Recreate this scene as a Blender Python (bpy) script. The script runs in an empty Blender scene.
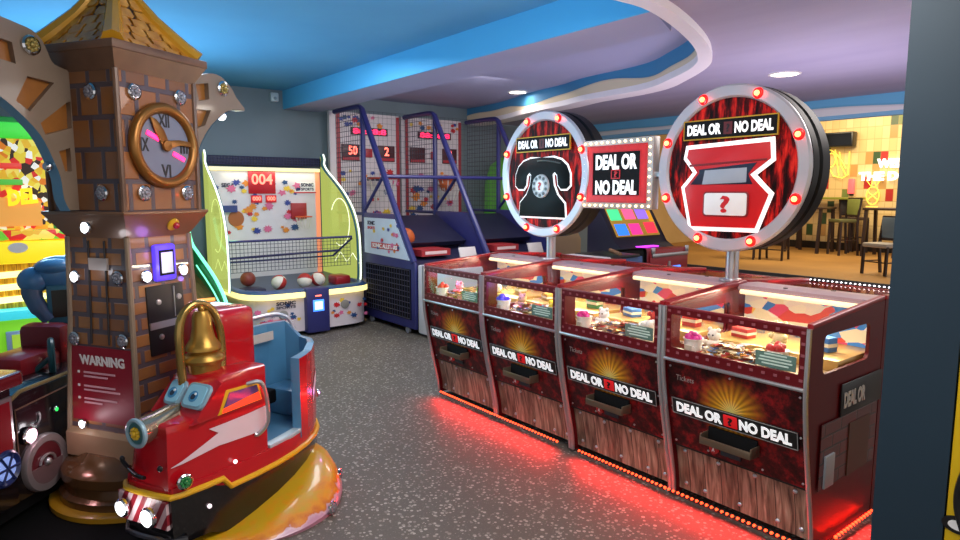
import bpy, bmesh, math, random
from math import sin, cos, pi, radians, tan, atan2, sqrt, hypot
from mathutils import Vector, Matrix
random.seed(7)
SC = bpy.context.scene
COL = SC.collection

# ------------------------------------------------------------------ camera, world, lights
EYE = 1.6; AZ = radians(37.95); PITCH = radians(6.9)
cd = bpy.data.cameras.new('camera'); cam = bpy.data.objects.new('camera', cd); COL.objects.link(cam)
cd.sensor_width = 36; cd.lens = 36*645/960; cd.clip_start = .02
F = Vector((sin(AZ)*cos(PITCH), cos(AZ)*cos(PITCH), -sin(PITCH)))
cam.location = (0, 0, EYE); cam.rotation_euler = F.to_track_quat('-Z', 'Y').to_euler()
SC.camera = cam

W = bpy.data.worlds.new('world'); SC.world = W; W.use_nodes = True
W.node_tree.nodes['Background'].inputs[0].default_value = (.80, .77, .76, 1)
W.node_tree.nodes['Background'].inputs[1].default_value = .9

def area(name, loc, target, size, power, color=(1, 1, 1), sy=None, parent=None, spread=None):
    l = bpy.data.lights.new(name, 'AREA'); l.energy = power; l.color = color; l.size = size
    if sy: l.shape = 'RECTANGLE'; l.size_y = sy
    if spread: l.spread = radians(spread)
    o = bpy.data.objects.new(name, l); COL.objects.link(o); o.location = loc
    o.rotation_euler = (Vector(target)-Vector(loc)).to_track_quat('-Z', 'Y').to_euler()
    if parent: o.parent = parent
    return o
def point(name, loc, power, color, r=.03, parent=None):
    l = bpy.data.lights.new(name, 'POINT'); l.energy = power; l.color = color; l.shadow_soft_size = r
    o = bpy.data.objects.new(name, l); COL.objects.link(o); o.location = loc
    if parent: o.parent = parent
    return o

area('ceiling_wash', (1.7, 1.6, 2.6), (1.9, 2.4, 0), 1.6, 70, (1, .96, .92))  # unseen fill lamp added to brighten the room, as are the next three
area('hall_wash', (2.0, 5.4, 2.84), (2.0, 5.8, 0), 1.6, 75, (.95, .97, 1))  # added fill over the hall, no fitting behind it
area('back_wash', (4.5, 5.7, 2.84), (4.6, 6.8, 0), .8, 45, (1, .95, .95))  # added fill towards the back wall, no fitting behind it
area('right_wash', (5.0, 1.6, 2.6), (4.6, 1.8, 0), 1.4, 55, (1, .92, .86))  # added fill on the right, no fitting behind it
area('cyan_uplight', (.9, 6.2, 1.6), (1.4, 5.0, 2.9), 1.6, 55, (.42, .74, 1))
area('cyan_uplight', (1.9, 2.6, 1.9), (3.2, 4.6, 2.8), .6, 14, (.42, .74, 1))
area('lilac_uplight', (5.6, 2.4, 1.2), (5.6, 2.4, 2.68), 1.4, 34, (.86, .76, 1))
area('lilac_uplight', (4.9, 4.6, 1.2), (4.9, 4.9, 2.9), .9, 10, (.82, .74, 1))
area('dining_wash', (12.8, 5.6, 3.4), (13.6, 5.6, 0), 2.6, 190, (1, .82, .56))
area('wall_wash', (14.6, 6.2, 3.35), (16, 6.2, 1.7), 2.4, 40, (1, .8, .48), .4)
vs = SC.view_settings
vs.view_transform = 'Standard'; vs.look = 'None'; vs.gamma = 1; vs.exposure = 0.0; vs.use_curve_mapping = False

# ------------------------------------------------------------------ materials
def lin(c):
    if isinstance(c, str):
        c = c.lstrip('#'); c = tuple(int(c[i:i+2], 16)/255 for i in (0, 2, 4))
    return tuple((x/12.92 if x <= .04045 else ((x+.055)/1.055)**2.4) for x in c)
def rgba(c): return (*lin(c), 1)
def new(name):
    m = bpy.data.materials.new(name); m.use_nodes = True
    return m, m.node_tree, m.node_tree.nodes['Principled BSDF']
def node(nt, t, **kw):
    n = nt.nodes.new('ShaderNode'+t)
    for k, v in kw.items():
        if k in n.inputs: n.inputs[k].default_value = v
        else: setattr(n, k, v)
    return n
def math_(nt, op, a, b=None, c=None, clamp=False):
    n = nt.nodes.new('ShaderNodeMath'); n.operation = op; n.use_clamp = clamp
    for i, x in enumerate((a, b, c)):
        if x is None: continue
        if isinstance(x, (int, float)): n.inputs[i].default_value = x
        else: nt.links.new(x, n.inputs[i])
    return n.outputs[0]
def ramp(nt, fac, stops, interp='LINEAR'):
    n = nt.nodes.new('ShaderNodeValToRGB'); e = n.color_ramp.elements; n.color_ramp.interpolation = interp
    while len(e) < len(stops): e.new(.5)
    for i, (p, c) in enumerate(stops): e[i].position = p; e[i].color = rgba(c)
    nt.links.new(fac, n.inputs[0]); return n.outputs[0]
def mix(nt, fac, a, b):
    n = nt.nodes.new('ShaderNodeMix'); n.data_type = 'RGBA'
    for s, x in ((0, fac), (6, a), (7, b)):
        if isinstance(x, (int, float)): n.inputs[s].default_value = x
        elif isinstance(x, str): n.inputs[s].default_value = rgba(x)
        else: nt.links.new(x, n.inputs[s])
    return n.outputs[2]
def coord(nt, kind='UV', scale=(1, 1, 1)):
    t = nt.nodes.new('ShaderNodeTexCoord'); mp = nt.nodes.new('ShaderNodeMapping'); mp.inputs[3].default_value = scale
    nt.links.new(t.outputs[kind], mp.inputs[0]); return mp.outputs[0]
def tex(nt, t, vec, **kw):
    n = node(nt, 'Tex'+t, **kw); nt.links.new(vec, n.inputs['Vector']); return n

MATS = {}
def plain(name, color, rough=.45, metal=0., emit=None, strength=0., var=.08, coat=0., scale=9., spec=None):
    """solid colour with a faint procedural tone variation"""
    if name in MATS: return MATS[name]
    m, nt, b = new(name)
    b.inputs['Roughness'].default_value = rough; b.inputs['Metallic'].default_value = metal
    if spec is not None: b.inputs['Specular IOR Level'].default_value = spec
    if coat: b.inputs['Coat Weight'].default_value = coat; b.inputs['Coat Roughness'].default_value = .08
    n = tex(nt, 'Noise', coord(nt, 'Object'), Scale=scale, Detail=3.)
    h = node(nt, 'HueSaturation'); h.inputs['Color'].default_value = rgba(color)
    v = math_(nt, 'MULTIPLY_ADD', n.outputs[0], var*2, 1-var); nt.links.new(v, h.inputs['Value'])
    nt.links.new(h.outputs[0], b.inputs['Base Color'])
    if strength:
        b.inputs['Emission Color'].default_value = rgba(emit or color); b.inputs['Emission Strength'].default_value = strength
    MATS[name] = m; return m
def glow(name, color, strength): return plain(name, color, .4, emit=color, strength=strength, var=.02)

def glass_mat(name, tint='#ffffff', refl=.28, body=0.0, bodycol='#ffffff', emit=0.):
    """thin pane: clear, mirror-like only at a glancing angle"""
    m = bpy.data.materials.new(name); m.use_nodes = True; nt = m.node_tree; nt.nodes.clear()
    out = nt.nodes.new('ShaderNodeOutputMaterial'); tr = nt.nodes.new('ShaderNodeBsdfTransparent'); tr.inputs[0].default_value = rgba(tint)
    gl = nt.nodes.new('ShaderNodeBsdfGlossy'); gl.inputs['Roughness'].default_value = .04
    lw = nt.nodes.new('ShaderNodeLayerWeight'); f = math_(nt, 'MULTIPLY_ADD', math_(nt, 'POWER', lw.outputs['Facing'], 4.), refl, .04)
    mx = nt.nodes.new('ShaderNodeMixShader'); nt.links.new(f, mx.inputs[0])
    nt.links.new(tr.outputs[0], mx.inputs[1]); nt.links.new(gl.outputs[0], mx.inputs[2]); last = mx
    if body:
        d = nt.nodes.new('ShaderNodeBsdfDiffuse' if not emit else 'ShaderNodeEmission'); d.inputs[0].default_value = rgba(bodycol)
        if emit: d.inputs[1].default_value = emit
        m2 = nt.nodes.new('ShaderNodeMixShader'); m2.inputs[0].default_value = body
        nt.links.new(mx.outputs[0], m2.inputs[1]); nt.links.new(d.outputs[0], m2.inputs[2]); last = m2
    nt.links.new(last.outputs[0], out.inputs[0]); return m

def m_floor():
    m, nt, b = new('speckled_vinyl'); c = coord(nt, 'Object')
    v = tex(nt, 'Voronoi', c, Scale=46.); w = tex(nt, 'Noise', c, Scale=1.3, Detail=4.); n2 = tex(nt, 'Noise', c, Scale=90., Detail=2.)
    sep = node(nt, 'SeparateColor'); nt.links.new(v.outputs['Color'], sep.inputs[0])
    rad = math_(nt, 'MULTIPLY_ADD', sep.outputs[0], .36, .10)
    spot = math_(nt, 'LESS_THAN', v.outputs['Distance'], rad)
    spot = math_(nt, 'MULTIPLY', spot, math_(nt, 'MULTIPLY_ADD', sep.outputs[1], .7, .3))
    v2 = tex(nt, 'Voronoi', c, Scale=75.); s2 = math_(nt, 'LESS_THAN', v2.outputs['Distance'], .2)
    base = mix(nt, w.outputs[0], '#585049', '#6c6358'); base = mix(nt, math_(nt, 'MULTIPLY', n2.outputs[0], .5), base, '#3a3532')
    base = mix(nt, math_(nt, 'MULTIPLY', s2, .25), base, '#a09a94')
    base = mix(nt, spot, base, '#aaa298')
    nt.links.new(base, b.inputs['Base Color']); b.inputs['Roughness'].default_value = .58
    return m
def m_paint(name, c0, c1, rough=.8, stretch=(1, 1, 1), scale=2.):
    m, nt, b = new(name); n = tex(nt, 'Noise', coord(nt, 'Object', stretch), Scale=scale, Detail=5.)
    nt.links.new(ramp(nt, n.outputs[0], [(.3, c0), (.7, c1)]), b.inputs['Base Color']); b.inputs['Roughness'].default_value = rough
    return m
def m_mural(name, top, bottom, mid=.55, amp=.22, k=2.2, low=None):
    m, nt, b = new(name); c = coord(nt); s = node(nt, 'SeparateXYZ'); nt.links.new(c, s.inputs[0])
    w = math_(nt, 'MULTIPLY_ADD', math_(nt, 'SINE', math_(nt, 'MULTIPLY', s.outputs[0], k)), amp, mid)
    w = math_(nt, 'MULTIPLY_ADD', math_(nt, 'SINE', math_(nt, 'MULTIPLY_ADD', s.outputs[0], k*2.3, 1.)), amp*.4, w)
    up = math_(nt, 'GREATER_THAN', s.outputs[1], w)
    col = mix(nt, up, bottom, top)
    n = tex(nt, 'Noise', c, Scale=3.)
    if low:
        w2 = math_(nt, 'MULTIPLY_ADD', math_(nt, 'SINE', math_(nt, 'MULTIPLY', s.outputs[0], k*.8)), amp*.3, .22)
        col = mix(nt, math_(nt, 'LESS_THAN', s.outputs[1], w2), col, low)
    edge = math_(nt, 'SUBTRACT', 1., math_(nt, 'MULTIPLY', math_(nt, 'ABSOLUTE', math_(nt, 'SUBTRACT', s.outputs[1], w)), 9.), clamp=True)
    col = mix(nt, math_(nt, 'MULTIPLY', edge, .25), col, '#1d3a55')
    nt.links.new(col, b.inputs['Base Color']); b.inputs['Roughness'].default_value = .7
    return m
def m_brick(name, c0, c1, mortar, bw=.12, bh=.055, ms=.006, rough=.4, offset=.5, coat=.4):
    m, nt, b = new(name); c = coord(nt)
    t = tex(nt, 'Brick', c); t.offset = offset
    t.inputs['Color1'].default_value = rgba(c0); t.inputs['Color2'].default_value = rgba(c1); t.inputs['Mortar'].default_value = rgba(mortar)
    t.inputs['Scale'].default_value = 1.; t.inputs['Brick Width'].default_value = bw; t.inputs['Row Height'].default_value = bh; t.inputs['Mortar Size'].default_value = ms
    t.inputs['Mortar Smooth'].default_value = .3
    n = tex(nt, 'Noise', c, Scale=18., Detail=4.)
    col = mix(nt, math_(nt, 'MULTIPLY', n.outputs[0], .45), t.outputs[0], mortar)
    nt.links.new(col, b.inputs['Base Color']); b.inputs['Roughness'].default_value = rough; b.inputs['Coat Weight'].default_value = coat
    bp = node(nt, 'Bump', Strength=.5, Distance=.01); nt.links.new(math_(nt, 'SUBTRACT', 1., t.outputs[1]), bp.inputs['Height']); nt.links.new(bp.outputs[0], b.inputs['Normal'])
    return m
def m_tiles():
    m, nt, b = new('cafe_tiles'); c = coord(nt, 'UV', (6.5, 3.6, 1))
    s = node(nt, 'SeparateXYZ'); nt.links.new(c, s.inputs[0])
    fl = node(nt, 'VectorMath', operation='FLOOR'); nt.links.new(c, fl.inputs[0])
    wn = node(nt, 'TexWhiteNoise'); wn.noise_dimensions = '2D'; nt.links.new(fl.outputs[0], wn.inputs['Vector'])
    col = ramp(nt, wn.outputs[0], [(0, '#e8c98c'), (.45, '#efd59c'), (.84, '#b8302a'), (.88, '#c79a5a'), (.93, '#7b8a45'), (.965, '#3d5a36')], 'CONSTANT')
    g = 0
    for i in (0, 1):
        fr = math_(nt, 'FRACT', s.outputs[i]); d = math_(nt, 'ABSOLUTE', math_(nt, 'SUBTRACT', fr, .5))
        e = math_(nt, 'GREATER_THAN', d, .47); g = e if i == 0 else math_(nt, 'MAXIMUM', g, e)
    nt.links.new(mix(nt, math_(nt, 'MULTIPLY', g, .6), col, '#b99a5c'), b.inputs['Base Color']); b.inputs['Roughness'].default_value = .35
    return m
def m_curtain():
    m, nt, b = new('red_drape_print'); c = coord(nt, 'Object', (1, 26, 5)); n = tex(nt, 'Noise', c, Scale=1., Detail=5., Roughness=.65)
    nt.links.new(ramp(nt, n.outputs[0], [(.38, '#0c0303'), (.49, '#4a0a0b'), (.58, '#b01a16'), (.72, '#e0392a')]), b.inputs['Base Color'])
    b.inputs['Roughness'].default_value = .45; b.inputs['Specular IOR Level'].default_value = .12
    return m
def m_sunburst():
    m, nt, b = new('sunburst_door_print'); c = coord(nt, 'Object'); s = node(nt, 'SeparateXYZ'); nt.links.new(c, s.inputs[0])
    y = s.outputs[1]; z = math_(nt, 'SUBTRACT', s.outputs[2], .575)
    an = math_(nt, 'ARCTAN2', z, y); r = math_(nt, 'SQRT', math_(nt, 'ADD', math_(nt, 'MULTIPLY', y, y), math_(nt, 'MULTIPLY', z, z)))
    ray = math_(nt, 'MULTIPLY_ADD', math_(nt, 'SINE', math_(nt, 'MULTIPLY', an, 24.)), .5, .5)
    ray = math_(nt, 'MULTIPLY_ADD', ray, .6, .42)
    fade = math_(nt, 'SUBTRACT', 1.18, math_(nt, 'MULTIPLY', r, 6.4), clamp=True)
    f = math_(nt, 'MULTIPLY', ray, math_(nt, 'POWER', fade, .85), clamp=True)
    n = tex(nt, 'Noise', c, Scale=14., Detail=6., Roughness=.7)
    base = ramp(nt, n.outputs[0], [(.36, '#170506'), (.5, '#470c10'), (.66, '#94191c')])
    sun = ramp(nt, math_(nt, 'MULTIPLY', r, 5.), [(0, '#fff08a'), (.35, '#ffb62a'), (1, '#c2451a')])
    nt.links.new(mix(nt, f, base, sun), b.inputs['Base Color']); b.inputs['Roughness'].default_value = .38; b.inputs['Specular IOR Level'].default_value = .3
    return m
def m_wood(name, c0, c1, c2, plank=.092):
    m, nt, b = new(name); c = coord(nt)
    s = node(nt, 'SeparateXYZ'); nt.links.new(c, s.inputs[0])
    fr = math_(nt, 'FRACT', math_(nt, 'DIVIDE', s.outputs[0], plank)); pl = math_(nt, 'FLOOR', math_(nt, 'DIVIDE', s.outputs[0], plank))
    wn = node(nt, 'TexWhiteNoise'); wn.noise_dimensions = '1D'; nt.links.new(pl, wn.inputs['W'])
    n = tex(nt, 'Noise', coord(nt, 'UV', (46, 5, 1)), Scale=1., Detail=5., Distortion=.7)
    col = ramp(nt, n.outputs[0], [(.3, c0), (.52, c1), (.72, c2)])
    col = mix(nt, math_(nt, 'MULTIPLY', wn.outputs[0], .35), col, c0)
    gap = math_(nt, 'LESS_THAN', fr, .04); col = mix(nt, gap, col, '#0c0705')
    nt.links.new(col, b.inputs['Base Color']); b.inputs['Roughness'].default_value = .5
    return m
def m_bright(name, cols, sx, sy, strength):
    """lit printed panel: cells of several colours"""
    m, nt, b = new(name); v = tex(nt, 'Voronoi', coord(nt, 'UV', (sx, sy, 1)), Scale=1.)
    sep = node(nt, 'SeparateColor'); nt.links.new(v.outputs['Color'], sep.inputs[0])
    st = [(i/len(cols), c) for i, c in enumerate(cols)]
    col = ramp(nt, sep.outputs[0], st, 'CONSTANT'); nt.links.new(col, b.inputs['Base Color'])
    if strength: nt.links.new(col, b.inputs['Emission Color']); b.inputs['Emission Strength'].default_value = strength
    b.inputs['Roughness'].default_value = .3
    return m
def m_cloud():
    m, nt, b = new('cloud_skirt_paint'); c = coord(nt, 'Object'); s = node(nt, 'SeparateXYZ'); nt.links.new(coord(nt), s.inputs[0])
    n = tex(nt, 'Noise', c, Scale=17., Detail=3.)
    h = math_(nt, 'MULTIPLY_ADD', n.outputs[0], .17, math_(nt, 'SUBTRACT', s.outputs[1], .105))
    nt.links.new(ramp(nt, math_(nt, 'MULTIPLY', h, 6.), [(.16, '#b98aa0'), (.3, '#c9a2ae'), (.36, '#c4691b'), (.6, '#d98d14'), (.9, '#c59a16')]), b.inputs['Base Color'])
    b.inputs['Roughness'].default_value = .3; b.inputs['Coat Weight'].default_value = .5
    return m
def m_stripes(name, c0, c1, k, skew=.6):
    m, nt, b = new(name); s = node(nt, 'SeparateXYZ'); nt.links.new(coord(nt, 'Object'), s.inputs[0])
    f = math_(nt, 'FRACT', math_(nt, 'MULTIPLY', math_(nt, 'MULTIPLY_ADD', s.outputs[2], skew, s.outputs[1]), k))
    nt.links.new(mix(nt, math_(nt, 'GREATER_THAN', f, .5), c0, c1), b.inputs['Base Color']); b.inputs['Roughness'].default_value = .35
    return m
def m_ball(name, c0, c1, k):
    m, nt, b = new(name); s = node(nt, 'SeparateXYZ'); nt.links.new(coord(nt, 'Object'), s.inputs[0])
    an = math_(nt, 'ARCTAN2', s.outputs[1], s.outputs[0])
    f = math_(nt, 'GREATER_THAN', math_(nt, 'SINE', math_(nt, 'MULTIPLY', an, k)), 0.)
    nt.links.new(mix(nt, f, c0, c1), b.inputs['Base Color']); b.inputs['Roughness'].default_value = .5
    return m
def m_rust(name):   # aged tower bronze-brown
    return m_paint(name, '#5a3f31', '#7d5a44', .35, scale=5.)

M_FLOOR = m_floor()
SILVER = plain('brushed_aluminium', '#c3c2c6', .3, .85)
CHROME = plain('chrome', '#d9dbe0', .12, 1.)
GOLD = plain('antique_gold', '#a9823c', .34, .75)
BLACK = plain('black_plastic', '#101012', .35)
MATTE = plain('matte_black', '#0b0b0d', .7, spec=.2)
WHITE = plain('white_laminate', '#e4e1e2', .4)
NAVY = plain('navy_powdercoat', '#2a2c66', .4)
DNAVY = plain('dark_navy', '#1b1d3c', .5)
MAROON = plain('maroon_laminate', '#5a0a12', .38, spec=.3)
RED = plain('gloss_red', '#b0101c', .22, coat=.6)
DRED = plain('deep_red', '#8c0f18', .3)
LRED = plain('lamp_red_print', '#c3161b', .35)
WPRINT = plain('white_print', '#f2efec', .4)
YELLOW = plain('yellow_paint', '#d7a51c', .3)
TEAL = plain('teal_steel', '#2d6a78', .35)
LBLUE = plain('sky_blue_fibreglass', '#4d86ad', .3, coat=.4)
BROWNF = m_rust('bronze_brown_fibreglass')
COPPER = plain('copper_gold', '#8f5f2a', .3, .6)
GREYTRIM = plain('taupe_edge', '#8d7763', .4)
GLASS = glass_mat('clear_glass')
L_RED = glow('red_lamp', '#ff7a48', 7.)
L_REDHALO = plain('red_lens', '#e01a1a', .15, emit='#ff0a04', strength=2.0)
L_ORANGE = glow('orange_red_led', '#ff4a22', 3.6)
L_WARM = glow('warm_bulb', '#ffd9a0', 4.)
L_WHITE = glow('white_led', '#f4f4ff', 5.)
L_TUBE = glow('warm_tube', '#ffe7b8', 1.1)
L_YEL = glow('pale_yellow_led', '#fff0a0', 1.15)
L_GREEN = glow('green_neon', '#7dffc8', 1.6)
L_DIGIT = glow('red_digits', '#ff6a58', 3.2)
L_PINKDIG = glow('pink_digits', '#ff2a5a', 2.5)
L_TEXT = glow('lit_white_lettering', '#ffffff', .42)
L_SIGN = glow('sign_white', '#ffffff', 1.3)
L_BLUE = glow('blue_screen', '#3f7dff', 2.2)
L_PURPLE = glow('violet_led', '#8f5cff', 2.5)
L_NEONY = glow('yellow_neon', '#ffe25a', 1.0)
PATCH = plain('square_light_print', '#8a4a52', .4)

# ------------------------------------------------------------------ mesh helper
class MB:
    def __init__(s): s.bm = bmesh.new(); s.mi = 0; s.M = Matrix.Identity(4)
    def mat(s, i): s.mi = i; return s
    def v(s, p): return s.bm.verts.new(s.M @ Vector(p))
    def f(s, vs):
        try:
            fc = s.bm.faces.new(vs); fc.material_index = s.mi; return fc
        except ValueError: return None
    def poly(s, pts): s.f([s.v(p) for p in pts]); return s
    def box(s, x0, x1, y0, y1, z0, z1, bev=0., seg=2):
        vs = [s.v((x, y, z)) for x in (x0, x1) for y in (y0, y1) for z in (z0, z1)]
        fs = [s.f([vs[i] for i in q]) for q in ((0, 1, 3, 2), (4, 6, 7, 5), (0, 4, 5, 1), (2, 3, 7, 6), (0, 2, 6, 4), (1, 5, 7, 3))]
        if bev:
            ed = {e for f in fs for e in f.edges}
            r = bmesh.ops.bevel(s.bm, geom=list(ed), offset=bev, segments=seg, affect='EDGES', profile=.5)
            for f in r['faces']: f.material_index = s.mi
        return s
    def prism(s, pts, fn, a, b, bev=0.):
        """pts 2D outline, fn(p, t) -> 3D, extruded from t=a to t=b"""
        A = [s.v(fn(p, a)) for p in pts]; B = [s.v(fn(p, b)) for p in pts]; n = len(pts)
        fs = [s.f(A[::-1]), s.f(B)]
        for i in range(n): fs.append(s.f([A[i], A[(i+1) % n], B[(i+1) % n], B[i]]))
        if bev:
            ed = {e for f in fs[:2] if f for e in f.edges}
            bmesh.ops.bevel(s.bm, geom=list(ed), offset=bev, segments=2, affect='EDGES', profile=.5)
        return s
    def rings(s, rs, closed=True, cap=True):
        R = [[s.v(p) for p in r] for r in rs]; n = len(R[0])
        for a, b in zip(R, R[1:]):
            for i in range(n if closed else n-1): s.f([a[i], a[(i+1) % n], b[(i+1) % n], b[i]])
        if cap and closed: s.f(R[0][::-1]); s.f(R[-1])
        return s
    def tube(s, path, r, n=8, closed=False, cap=True):
        P = [Vector(p) for p in path]; rs = []; k = len(P); up = None
        for i, p in enumerate(P):
            a = P[i-1] if (i or closed) else P[0]; b = P[(i+1) % k] if (i < k-1 or closed) else P[-1]
            t = (b-a).normalized()
            if up is None: up = Vector((0, 0, 1)) if abs(t.z) < .9 else Vector((1, 0, 0))
            x = t.cross(up)
            if x.length < 1e-5: x = t.orthogonal()
            x.normalize(); y = x.cross(t).normalized(); up = y
            rr = r[i] if isinstance(r, (list, tuple)) else r
            rs.append([p+x*cos(2*pi*j/n)*rr+y*sin(2*pi*j/n)*rr for j in range(n)])
        if closed: rs.append(rs[0])
        return s.rings(rs, True, cap and not closed)
    def lathe(s, prof, o=(0, 0, 0), d=(0, 0, 1), n=24, sx=1., sy=1., cap=True):
        q = Vector((0, 0, 1)).rotation_difference(Vector(d).normalized()); o = Vector(o); rs = []
        for r, z in prof: rs.append([o+q @ Vector((max(r, 1e-4)*sx*cos(2*pi*j/n), max(r, 1e-4)*sy*sin(2*pi*j/n), z)) for j in range(n)])
        return s.rings(rs, True, cap)
    def cyl(s, a, b, r, n=16):
        d = Vector(b)-Vector(a); return s.lathe([(r, 0), (r, d.length)], a, d, n)
    def ball(s, c, r, sc=(1, 1, 1), n=16, m=10):
        rs = []
        for i in range(m+1):
            t = pi*i/m; rr = max(sin(t), 1e-3)
            rs.append([Vector(c)+Vector((r*sc[0]*rr*cos(2*pi*j/n), r*sc[1]*rr*sin(2*pi*j/n), -r*sc[2]*cos(t))) for j in range(n)])
        return s.rings(rs)
    def build(s, name, mats, parent=None, smooth=True, ang=38, uv=None):
        me = bpy.data.meshes.new(name); bmesh.ops.recalc_face_normals(s.bm, faces=s.bm.faces); s.bm.normal_update()
        L = s.bm.loops.layers.uv.new('UVMap')
        for f in s.bm.faces:
            nrm = f.normal
            ax = max(range(3), key=lambda i: abs(nrm[i]))
            for l in f.loops:
                p = l.vert.co
                if uv: l[L].uv = uv(p)
                else: l[L].uv = (p.y, p.z) if ax == 0 else ((p.x, p.z) if ax == 1 else (p.x, p.y))
        s.bm.to_mesh(me); s.bm.free()
        for m in (mats if isinstance(mats, (list, tuple)) else [mats]): me.materials.append(m)
        if smooth:
            me.polygons.foreach_set('use_smooth', [True]*len(me.polygons)); me.set_sharp_from_angle(angle=radians(ang))
        o = bpy.data.objects.new(name, me); COL.objects.link(o)
        if parent: o.parent = parent
        return o
def from_mesh(name, me, mat, parent):
    me.materials.clear(); me.materials.append(mat); o = bpy.data.objects.new(name, me); COL.objects.link(o)
    if parent: o.parent = parent
    return o
def eval_curve(cu):
    t = bpy.data.objects.new('tmp', cu); COL.objects.link(t); dg = bpy.context.evaluated_depsgraph_get()
    me = bpy.data.meshes.new_from_object(t.evaluated_get(dg)); bpy.data.objects.remove(t); bpy.data.curves.remove(cu)
    return me
def frame3(o, ex, ey):
    ex = Vector(ex).normalized(); ey = Vector(ey).normalized(); ez = ex.cross(ey)
    return Matrix(((ex.x, ey.x, ez.x, o[0]), (ex.y, ey.y, ez.y, o[1]), (ex.z, ey.z, ez.z, o[2]), (0, 0, 0, 1)))
TXT = {}
def text(name, s, mat, parent, o, ex, ey, w, h, depth=.002, bold=.03, shear=0.):
    """lettering fitted into a w x h box centred on o"""
    key = (s, bold, shear)
    if key not in TXT:
        cu = bpy.data.curves.new('t', 'FONT'); cu.body = s; cu.size = 1; cu.offset = bold; cu.extrude = .5; cu.resolution_u = 3; cu.shear = shear
        me = eval_curve(cu); xs = [v.co.x for v in me.vertices]; ys = [v.co.y for v in me.vertices]
        TXT[key] = (me, min(xs), max(xs), min(ys), max(ys))
    src, x0, x1, y0, y1 = TXT[key]; me = src.copy(); M = frame3(o, ex, ey)
    for v in me.vertices:
        v.co = M @ Vector(((v.co.x-(x0+x1)/2)/(x1-x0)*w, (v.co.y-(y0+y1)/2)/(y1-y0)*h, (v.co.z+.5)*depth))
    return from_mesh(name, me, mat, parent)
def plate(name, loops, M, t, mat, parent, uv=None):
    """flat plate with holes: loops of 2D points, first the outline"""
    cu = bpy.data.curves.new('p', 'CURVE'); cu.dimensions = '2D'; cu.fill_mode = 'BOTH'; cu.extrude = t/2
    for lp in loops:
        sp = cu.splines.new('POLY'); sp.points.add(len(lp)-1); sp.use_cyclic_u = True
        for p, q in zip(sp.points, lp): p.co = (q[0], q[1], 0, 1)
    me = eval_curve(cu)
    me.transform(M)
    o = from_mesh(name, me, mat, parent)
    L = me.uv_layers.new(name='UVMap')
    for lp in me.loops:
        c = me.vertices[lp.vertex_index].co; n = me.polygons[0].normal
        L.data[lp.index].uv = (c.y, c.z) if abs(M[0][2]) > .7 else ((c.x, c.z) if abs(M[1][2]) > .7 else (c.x, c.y))
    return o
def empty(name, label, cat, loc=(0, 0, 0), rz=0., group=None):
    o = bpy.data.objects.new(name, None); COL.objects.link(o); o.location = loc; o.rotation_euler = (0, 0, rz); o.empty_display_size = .1
    return tag(o, label, cat, group)
def tag(o, label, cat, group=None):
    o['label'] = label; o['category'] = cat
    if group: o['group'] = group
    return o
def struct(o): o['kind'] = 'structure'; return o
def lab(o, label): o['label'] = label; return o
def copy_tree(o, parent=None):
    kids = list(o.children); c = o.copy(); COL.objects.link(c); c.parent = parent
    for k in kids: copy_tree(k, c)
    return c
def inst(proto, parent, loc, rot=None):
    c = proto.copy(); COL.objects.link(c); c.parent = parent; c.location = loc
    if rot is not None: c.rotation_euler = rot
    return c
def place(o, loc): o.location = loc; return o
def rect(x0, x1, y0, y1, r=0., n=5):
    if not r: return [(x0, y0), (x1, y0), (x1, y1), (x0, y1)]
    out = []
    for cx, cy, a in ((x1-r, y0+r, -90), (x1-r, y1-r, 0), (x0+r, y1-r, 90), (x0+r, y0+r, 180)):
        for i in range(n): t = radians(a+90*i/(n-1)); out.append((cx+r*cos(t), cy+r*sin(t)))
    return out
def circ(cx, cy, r, n=32, sx=1.): return [(cx+r*sx*cos(2*pi*i/n), cy+r*sin(2*pi*i/n)) for i in range(n)]
XZ = lambda y: frame3((0, y, 0), (1, 0, 0), (0, 0, 1))      # plate plane facing -Y
YZ = lambda x: frame3((x, 0, 0), (0, -1, 0), (0, 0, 1))     # 2D x runs along -Y, faces -X
LEFTX, UP = (0, -1, 0), (0, 0, 1)
def smooth_path(pts, k=6):
    P = [Vector(p) for p in pts]; out = []
    for i in range(len(P)-1):
        a, b, c, d = P[max(i-1, 0)], P[i], P[i+1], P[min(i+2, len(P)-1)]
        for j in range(k):
            t = j/k; out.append(.5*((2*b)+(c-a)*t+(2*a-5*b+4*c-d)*t*t+(3*b-a-3*c+d)*t**3))
    return out+[P[-1]]
def grid_net(mb, origin, ex, ey, w, h, nx, ny, r=.003):
    o, ex, ey = Vector(origin), Vector(ex), Vector(ey)
    for i in range(nx+1): mb.tube([o+ex*(w*i/nx), o+ex*(w*i/nx)+ey*h], r, 4)
    for j in range(ny+1): mb.tube([o+ey*(h*j/ny), o+ey*(h*j/ny)+ex*w], r, 4)
    return mb
SPC = ['#2b3f8f', '#c5242c', '#e38a2c', '#e9c23a', '#d96a94', '#274b7d']
SPLAT = [plain('print_%s' % n, c, .4) for n, c in zip(('navy', 'red', 'orange', 'yellow', 'pink', 'blue'), SPC)]
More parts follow.
